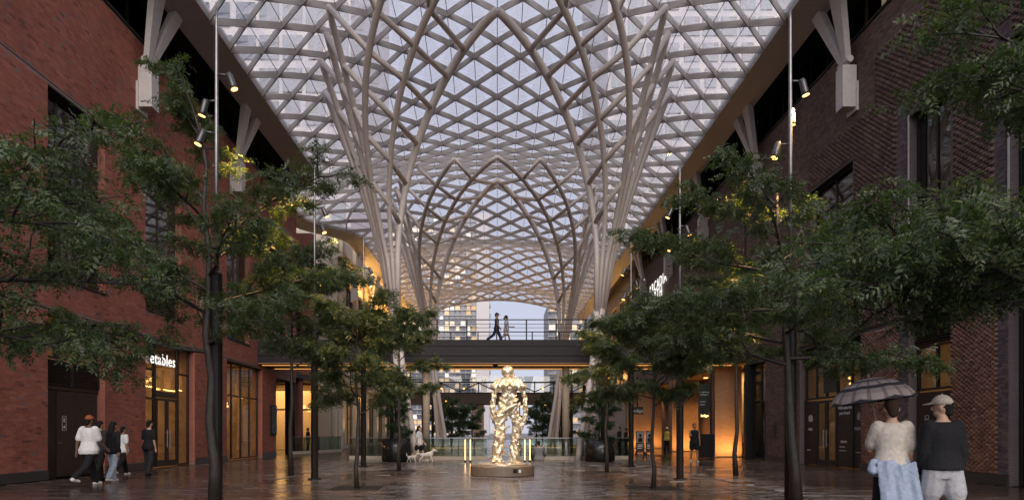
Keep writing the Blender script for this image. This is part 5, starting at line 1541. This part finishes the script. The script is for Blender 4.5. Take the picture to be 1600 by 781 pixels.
        shoe.tube([A(ank+Vector((0,0,.02))), A(ank+Vector((0,-.01,-.03)))], [.046*s,.05*s], 10)
    torso(pants, .014, -1, hipz+.11)
    if dress:
        pr = [(hipz-.34,.21,.16),(hipz-.1,.19,.14),(hipz+.1,.16,.115),(hipz+.25,.15,.105)]
        n = 18; vs = []; fs = []
        for zz,a,b in pr:
            for k in range(n): vs.append(A(Vector((math.cos(6.2832*k/n)*a, math.sin(6.2832*k/n)*b, zz))))
        for i in range(3):
            for k in range(n): fs.append((i*n+k, i*n+(k+1)%n, (i+1)*n+(k+1)%n, (i+1)*n+k))
        fs += [tuple(range(n-1,-1,-1)), tuple(3*n+k for k in range(n))]; shirt.add(vs, fs)
    torso(shirt, .032 if top[1] != 'tank' else .024, hipz+hem, shz+.04)
    # hair
    if hair:
        hr.ball(hp(0,-.014,.045 if not cap else .01), (.084*hs,.098*hs,.098*hs) if not cap else (.080*hs,.09*hs,.07*hs), 14, 10)
        if hair[1] == 'long':
            hr.tube([hp(0,-.05,.05), hp(0,-.085,-.08), hp(0,-.10,-.22), hp(0,-.10,-.32)], [.08*hs,.088*hs,.085*hs,.05*hs], 10, dome=True)
        elif hair[1] == 'curly':
            rr = random.Random(3)
            for k in range(26):
                a, e = rr.uniform(0,6.28), rr.uniform(-.7,1.5)
                hr.ball(hp(math.cos(a)*math.cos(e)*.10, -.03+math.sin(a)*math.cos(e)*.09 - (.05 if e<0 else 0), .03+math.sin(e)*.11-.03), .045*hs, 8, 6)
        elif hair[1] == 'short':
            hr.tube([hp(0,-.05,.03), hp(0,-.07,-.05)], [.075*hs,.055*hs], 10, dome=True)
    body_o = remesh(body, 'body', M[skin], T, vox*.8, 2)
    parts = [body_o]
    parts.append(remesh(shirt, 'dress' if dress else ('tank_top' if top[1] == 'tank' else 'shirt'), M[top[0]], T, vox, 3))
    if not dress: parts.append(remesh(pants, 'shorts' if bottom[1] == 'shorts' else 'trousers', M[bottom[0]], T, vox, 3))
    for sh_ in shoe_l: remesh(sh_, 'shoe', M[shoes], T, vox*.8, 1)
    if hair: parts.append(remesh(hr, 'hair', M[hair[0]], T, vox*.9, 2))
    if cap:
        c = MB(); n = 20; vs = []; fs = []
        for i in range(6):
            e = i/5*math.pi/2*.97
            for k in range(n): vs.append(hp(math.cos(6.2832*k/n)*.096*math.cos(e), -.005+math.sin(6.2832*k/n)*.113*math.cos(e), .035+.115*math.sin(e)))
        for i in range(5):
            for k in range(n): fs.append((i*n+k, i*n+(k+1)%n, (i+1)*n+(k+1)%n, (i+1)*n+k))
        fs.append(tuple(5*n+k for k in range(n))); fs.append(tuple(range(n-1,-1,-1))); c.add(vs, fs)
        c.ball(hp(0,-.005,.152), .010*hs, 8, 5)
        cp = c.build('cap', M[cap], T, True)
        b = MB(); vs = []
        m = 12
        for k in range(m+1):
            a = math.pi*(.12+.76*k/m); vs += [hp(math.cos(a)*.088, math.sin(a)*.10, .062), hp(math.cos(a)*.092, .04+math.sin(a)*.155, .040), hp(math.cos(a)*.088, math.sin(a)*.10, .052), hp(math.cos(a)*.092, .04+math.sin(a)*.155, .032)]
        fs = []
        for k in range(m):
            o = k*4; fs += [(o,o+4,o+5,o+1),(o+2,o+3,o+7,o+6),(o+1,o+5,o+7,o+3)]
        b.add(vs, fs); b.build('brim', M[cap], cp, True)
    if bag:
        b = MB(); q = A(Vector((.24,.0,hipz-.05))); b.box(q.x-.05*s,q.x+.05*s,q.y-.13*s,q.y+.13*s,q.z-.12*s,q.z+.09*s); bo = b.build('bag', M[bag], T)
        b = MB(); b.tube([q+Vector((0,.08,.09))*s, A(Vector((.12,.04,shz+.02))), q+Vector((0,-.08,.09))*s], .012*s, 6); b.build('strap', M[bag], bo)
    if extra: extra(T, A, hp, hands, s)
    T.location = (x, y, z); T.rotation_euler = (0,0,face)
    return T, [A(q) for q in hands]

LEFTG = 'people walking by the red brick wall'
def at(px, D): return PX(px, D), D
person('man in white T-shirt and rust cap walking away by the left wall', *at(139,16.5), -.25, 1.84, skin='skinC', top=('c_white','short'), bottom=('c_black','long'), shoes='c_white', hair=('c_hair','short'), cap='c_rust', stride=.42, arms=((-.35,.3),(.3,.5)), vox=.018, slim=1.15, group=LEFTG)
person('person in dark clothes half hidden behind the man in white', *at(156,18.1), -.2, 1.70, top=('c_char','long'), bottom=('c_black','long'), hair=('c_hair','short'), stride=.25, vox=.022, group=LEFTG)
person('woman with long black hair, black top and pale jeans on the left', *at(177,17.7), -.2, 1.66, top=('c_black','long'), bottom=('c_denim','long'), shoes='c_white', hair=('c_hair','long'), stride=.22, arms=((.1,.3),(-.35,.3,.25)), vox=.018, slim=.95, group=LEFTG)
person('shorter person in a white top and black trousers beside the brick pier', *at(192,20.6), -.3, 1.58, top=('c_white','short'), bottom=('c_black','long'), shoes='c_white', hair=('c_hair','short'), stride=.35, vox=.022, slim=.92, group=LEFTG)
person('man all in black walking towards the lit shop door', *at(233,20.2), -.25, 1.74, skin='skinA', top=('c_black','short'), bottom=('c_char','long'), hair=('c_hair','short'), stride=.12, arms=((.1,.5,.15),(-.1,.3)), vox=.02, group=LEFTG)

def lead_hold(T, A, hp, hands, s): pass
person('person in white T-shirt and dark shorts walking white dogs', *at(655,30.2), R(-100), 1.72, skin='skinA', top=('c_white','short'), bottom=('c_black','shorts'), shoes='c_white', hair=('c_hair','long'), stride=.35, arms=((.2,.4),(-.2,.5)), vox=.025)
person('man in a grey shirt sitting on the ground right of the statue', *at(842,30.9), .1, 1.8, skin='skinA', top=('c_greyshirt','short'), bottom=('c_char','long'), seated=True, arms=((.5,.6),(.5,.6)), vox=.025, slim=1.15)
def phone(T, A, hp, hands, s):
    q = A(hands[0]); b = MB(); b.box(q.x-.04,q.x+.04,q.y+.005,q.y+.017,q.z-.07,q.z+.08); b.build('phone', M['c_white'], T)
person('man in black tank top and shorts standing on the right', *at(1085,29.4), R(176), 1.78, skin='skinB', top=('c_black','tank'), bottom=('c_black','shorts'), shoes='c_white', hair=('c_hair','short'), stride=.16, arms=((.1,.15),(.35,1.5,.1)), vox=.022)
person('worker in a yellow safety vest and white cap at the far right', *at(1042,44.5), R(180), 1.74, skin='skinC', top=('c_hivis','tank'), bottom=('c_black','long'), cap='c_white', stride=.08, vox=.03)
person('left of two dark figures behind the right guardrail', *at(968,41), R(90), 1.75, top=('c_black','long'), bottom=('c_black','long'), vox=.035, group='dark figures behind the right guardrail')
person('right of two dark figures behind the right guardrail', *at(978,42), R(70), 1.68, top=('c_black','long'), bottom=('c_black','long'), vox=.035, group='dark figures behind the right guardrail')
person('person in white shirt and dark cap inside the lit doorway', *at(1165,37.0), R(120), 1.74, skin='skinB', top=('c_beige','short'), bottom=('c_char','long'), cap='c_black', arms=((.2,.8),(.2,.8)), vox=.03)
person('dark figure at the bar table in the left passage', *at(481,46.0), R(-60), 1.72, top=('c_black','long'), bottom=('c_black','long'), vox=.035)
ZD = PZ(531,BD0)-.08
person('person in dark jumpsuit and cap walking on the bridge', PX(776,35.6), 35.6, R(-90), 1.76, z=ZD, skin='skinB', top=('c_navy','tank'), bottom=('c_navy','long'), cap='c_black', stride=.42, arms=((-.2,.2),(.2,.3)), vox=.022, slim=.9, bag='c_black', group='people on the bridge')
person('woman in pale grey dress with curly hair on the bridge', PX(791,35.9), 35.9, R(-90), 1.66, z=ZD, skin='skinB', top=('c_grey','short'), bottom=('c_black','shorts'), dress=True, hair=('c_brownhair','curly'), stride=.38, arms=((.4,1.1),(-.1,.3)), vox=.022, slim=.9, group='people on the bridge')
ZD2 = PZ(613,82)
person('left dark figure on the distant truss bridge', PX(754,83), 83, 0, 1.74, z=ZD2, top=('c_black','long'), bottom=('c_black','long'), vox=.05, group='figures on the truss bridge')
person('right dark figure on the distant truss bridge', PX(758.5,83), 83, .5, 1.8, z=ZD2, top=('c_black','long'), bottom=('c_black','long'), vox=.05, group='figures on the truss bridge')

# ---- the two foreground walkers
def tied_jacket(T, A, hp, hands, s):
    j = MB(); n = 22
    for i, (z, a, b) in enumerate(((1.02,.185,.135),(.97,.20,.15))): pass
    vs = []; fs = []; prof = [(1.05,.178,.13),(1.0,.20,.15),(.95,.20,.152),(.90,.19,.142)]
    for z, a, b in prof:
        for k in range(n): vs.append(A(Vector((math.cos(6.2832*k/n)*a, math.sin(6.2832*k/n)*b, z + .012*math.sin(k*2.1)))))
    for i in range(3):
        for k in range(n): fs.append((i*n+k, i*n+(k+1)%n, (i+1)*n+(k+1)%n, (i+1)*n+k))
    fs += [tuple(range(n-1,-1,-1)), tuple(3*n+k for k in range(n))]; j.add(vs, fs)
    # hanging back panel and sleeves
    vs = []; m = 9; rows_ = 7
    for i in range(rows_):
        u = i/(rows_-1)
        for k in range(m):
            x = (-.20+.40*k/(m-1))*(1+.12*u) + .06*u; y = -.155 - .05*u + .022*math.sin(k*2.2+u*2) + .35*x*x
            vs.append(A(Vector((x, y, 1.0-.50*u + .03*math.sin(k*.9)))))
    base = len(vs); vs += [v+Vector((0,-.022,0)) for v in vs[:base]]
    fs = []
    for i in range(rows_-1):
        for k in range(m-1):
            a = i*m+k; fs += [(a,a+m,a+m+1,a+1),(base+a,base+a+1,base+a+m+1,base+a+m)]
    for k in range(m-1):
        fs += [(k,k+1,base+k+1,base+k), ((rows_-1)*m+k, base+(rows_-1)*m+k, base+(rows_-1)*m+k+1, (rows_-1)*m+k+1)]
    for i in range(rows_-1):
        fs += [(i*m, base+i*m, base+(i+1)*m, (i+1)*m), (i*m+m-1, (i+1)*m+m-1, base+(i+1)*m+m-1, base+i*m+m-1)]
    j.add(vs, fs)
    for sd in (-1,1): j.tube([A(Vector((sd*.17,.10,.97))), A(Vector((sd*.06,.17,.93))), A(Vector((sd*.05,.19,.74))), A(Vector((sd*.07,.18,.58)))], [.04,.045,.05,.05], 8, dome=True)
    j.tube([A(Vector((-.21,-.05,.99))), A(Vector((-.23,-.1,.9)))], [.05,.06], 8, dome=True)
    remesh(j, 'tied_jacket', M['c_jacket'], T, .012, 2, .005, .1)
UM, UH = person('man in a cream T-shirt with a denim jacket tied at his waist, under the umbrella', *at(1394,7.7), -.3, 1.76, skin='skinA', top=('c_cream','short'), bottom=('c_black','long'), hair=('c_brownhair','short'), stride=.18,
       arms=((.45,1.9,.10,.3),(-.1,.35,.06)), vox=.014, slim=.96, extra=tied_jacket)
person('man in a beige cap, black sweater and pale grey shorts walking away at the right', *at(1473,7.4), -.05, 1.77, skin='skinA', top=('c_black','long'), bottom=('c_grey','shorts'), shoes='c_white', hair=('c_hair','short'), cap='c_beige', turn=.75, hem=-.01, stride=.2,
       arms=((.12,.3,.03),(-.1,.3,.03)), vox=.014, slim=.98)
# umbrella held in his left hand
UM_world = Matrix.Translation(UM.location) @ Matrix.Rotation(-.3, 4, 'Z')
hand = UM_world @ UH[0]
t = NT('plaid_cloth'); v = t.coord(); sx = t.new('SeparateXYZ'); t.link(v, sx.inputs[0])
at2 = t.math('ARCTAN2', sx.outputs[1], sx.outputs[0]); rr_ = t.math('SQRT', t.math('ADD', t.math('MULTIPLY', sx.outputs[0], sx.outputs[0]), t.math('MULTIPLY', sx.outputs[1], sx.outputs[1])))
w1 = t.ramp(t.math('FRACT', t.math('MULTIPLY', rr_, 7.0)), [(0,0),(.3,.0),(.34,1),(.62,1),(.66,.25),(1,.25)]); w2 = t.ramp(t.math('FRACT', t.math('MULTIPLY', at2, 8/3.14159)), [(0,0),(.35,0),(.4,.9),(.6,.9),(.65,.1),(1,.1)])
col = t.mix(w1, (.34,.28,.27), (.03,.027,.034)); col = t.mix(t.math('MULTIPLY', w2, .6), col, (.035,.03,.04))
for n_ in [q for q in t.n if q.type == 'VALTORGB']: n_.color_ramp.interpolation = 'LINEAR'
M['plaid'] = t.done(t.pbsdf(col, .75, 0, None, .3))
UB = thing('umbrella', 'open plaid umbrella held by the man in the cream T-shirt', 'umbrella', (0,0,0))
c = MB(); n = 8; sub = 6; rings = 7; vs = []; fs = []
Ru = .50
for i in range(rings+1):
    u = i/rings
    for k in range(n*sub):
        a = 2*math.pi*k/(n*sub); f = (k % sub)/sub; sag = math.sin(math.pi*f)
        rad_ = Ru*math.sin(u*1.22)/math.sin(1.22)*(1-.045*sag*u*u)
        z = .31*(math.cos(u*1.22)-math.cos(1.22))/(1-math.cos(1.22)) - .012*sag*u + .02*sag*u*u*u
        vs.append((rad_*math.cos(a), rad_*math.sin(a), z))
m = n*sub
for i in range(rings):
    for k in range(m): fs.append((i*m+k, (i+1)*m+k, (i+1)*m+(k+1)%m, i*m+(k+1)%m))
c.add(vs, fs); co_ = c.build('canopy', M['plaid'], UB, True)
for k in range(n):
    a = 2*math.pi*k/n; b = MB()
    pts = [(Ru*math.sin(u*1.22)/math.sin(1.22)*math.cos(a), Ru*math.sin(u*1.22)/math.sin(1.22)*math.sin(a), .31*(math.cos(u*1.22)-math.cos(1.22))/(1-math.cos(1.22))-.008) for u in (0,.25,.5,.75,1)]
    b.tube(pts, .004, 5); rb = b.build('rib', M['galv'], UB)
    b = MB(); b.tube([(0,0,-.02),pts[2]], .003, 5); b.build('strut', M['galv'], rb)
b = MB(); b.tube([(0,0,.36),(0,0,.30),(0,0,-.36)], [.004,.007,.007], 8); b.build('shaft', M['galv'], UB)
b = MB(); b.tube([(0,0,-.36),(0,0,-.47)], .016, 10, dome=True); b.build('handle', M['c_black'], UB, True)
axis = Vector((-.13,.05,1)).normalized()
UB.rotation_mode = 'QUATERNION'; UB.rotation_quaternion = Vector((0,0,1)).rotation_difference(axis)
UB.location = hand + axis*.36 + Vector((.05,0,0))

# ---- dogs
def dog(label, x, y, face, s):
    T = thing('dog', label, 'dog', (0,0,0), 0, 'white dogs on leads')
    b = MB(); q = lambda a,b_,c: Vector((a*s,b_*s,c*s))
    b.tube([q(0,-.20,.30), q(0,-.05,.29), q(0,.10,.31), q(0,.2,.34)], [.085*s,.095*s,.12*s,.10*s], 12, dome=True)
    b.tube([q(0,.2,.37), q(0,.29,.46)], [.075*s,.06*s], 10, dome=True)
    b.ball(q(0,.32,.49), (.07*s,.085*s,.07*s), 12, 8); b.tube([q(0,.37,.475), q(0,.45,.46)], [.042*s,.03*s], 8, dome=True)
    for sd in (-1,1):
        b.tube([q(sd*.055,.30,.54), q(sd*.085,.29,.47)], [.024*s,.016*s], 8, dome=True)
        b.tube([q(sd*.06,.17,.27), q(sd*.062,.18+sd*.05,.14), q(sd*.062,.17+sd*.09,.025)], [.05*s,.028*s,.024*s], 8, dome=True)
        b.tube([q(sd*.06,-.18,.27), q(sd*.065,-.13-sd*.05,.19), q(sd*.065,-.23-sd*.06,.11), q(sd*.065,-.21-sd*.07,.025)], [.07*s,.045*s,.026*s,.024*s], 8, dome=True)
    b.tube([q(0,-.27,.34), q(0,-.36,.44), q(0,-.34,.52)], [.03*s,.035*s,.028*s], 8, dome=True)
    remesh(b, 'body', M['dogfur'], T, .014, 2, .03, .04)
    e = MB(); e.ball(q(0,.482,.468), .016*s, 8, 6); e.build('nose', M['c_black'], T)
    T.location = (x,y,0); T.rotation_euler = (0,0,face)
dog('larger white dog at the heel of its walker', PX(666,29.8), 29.8, R(-75), 1.1)
dog('smaller white dog left of its walker', PX(644,29.3), 29.3, R(-110), .8)
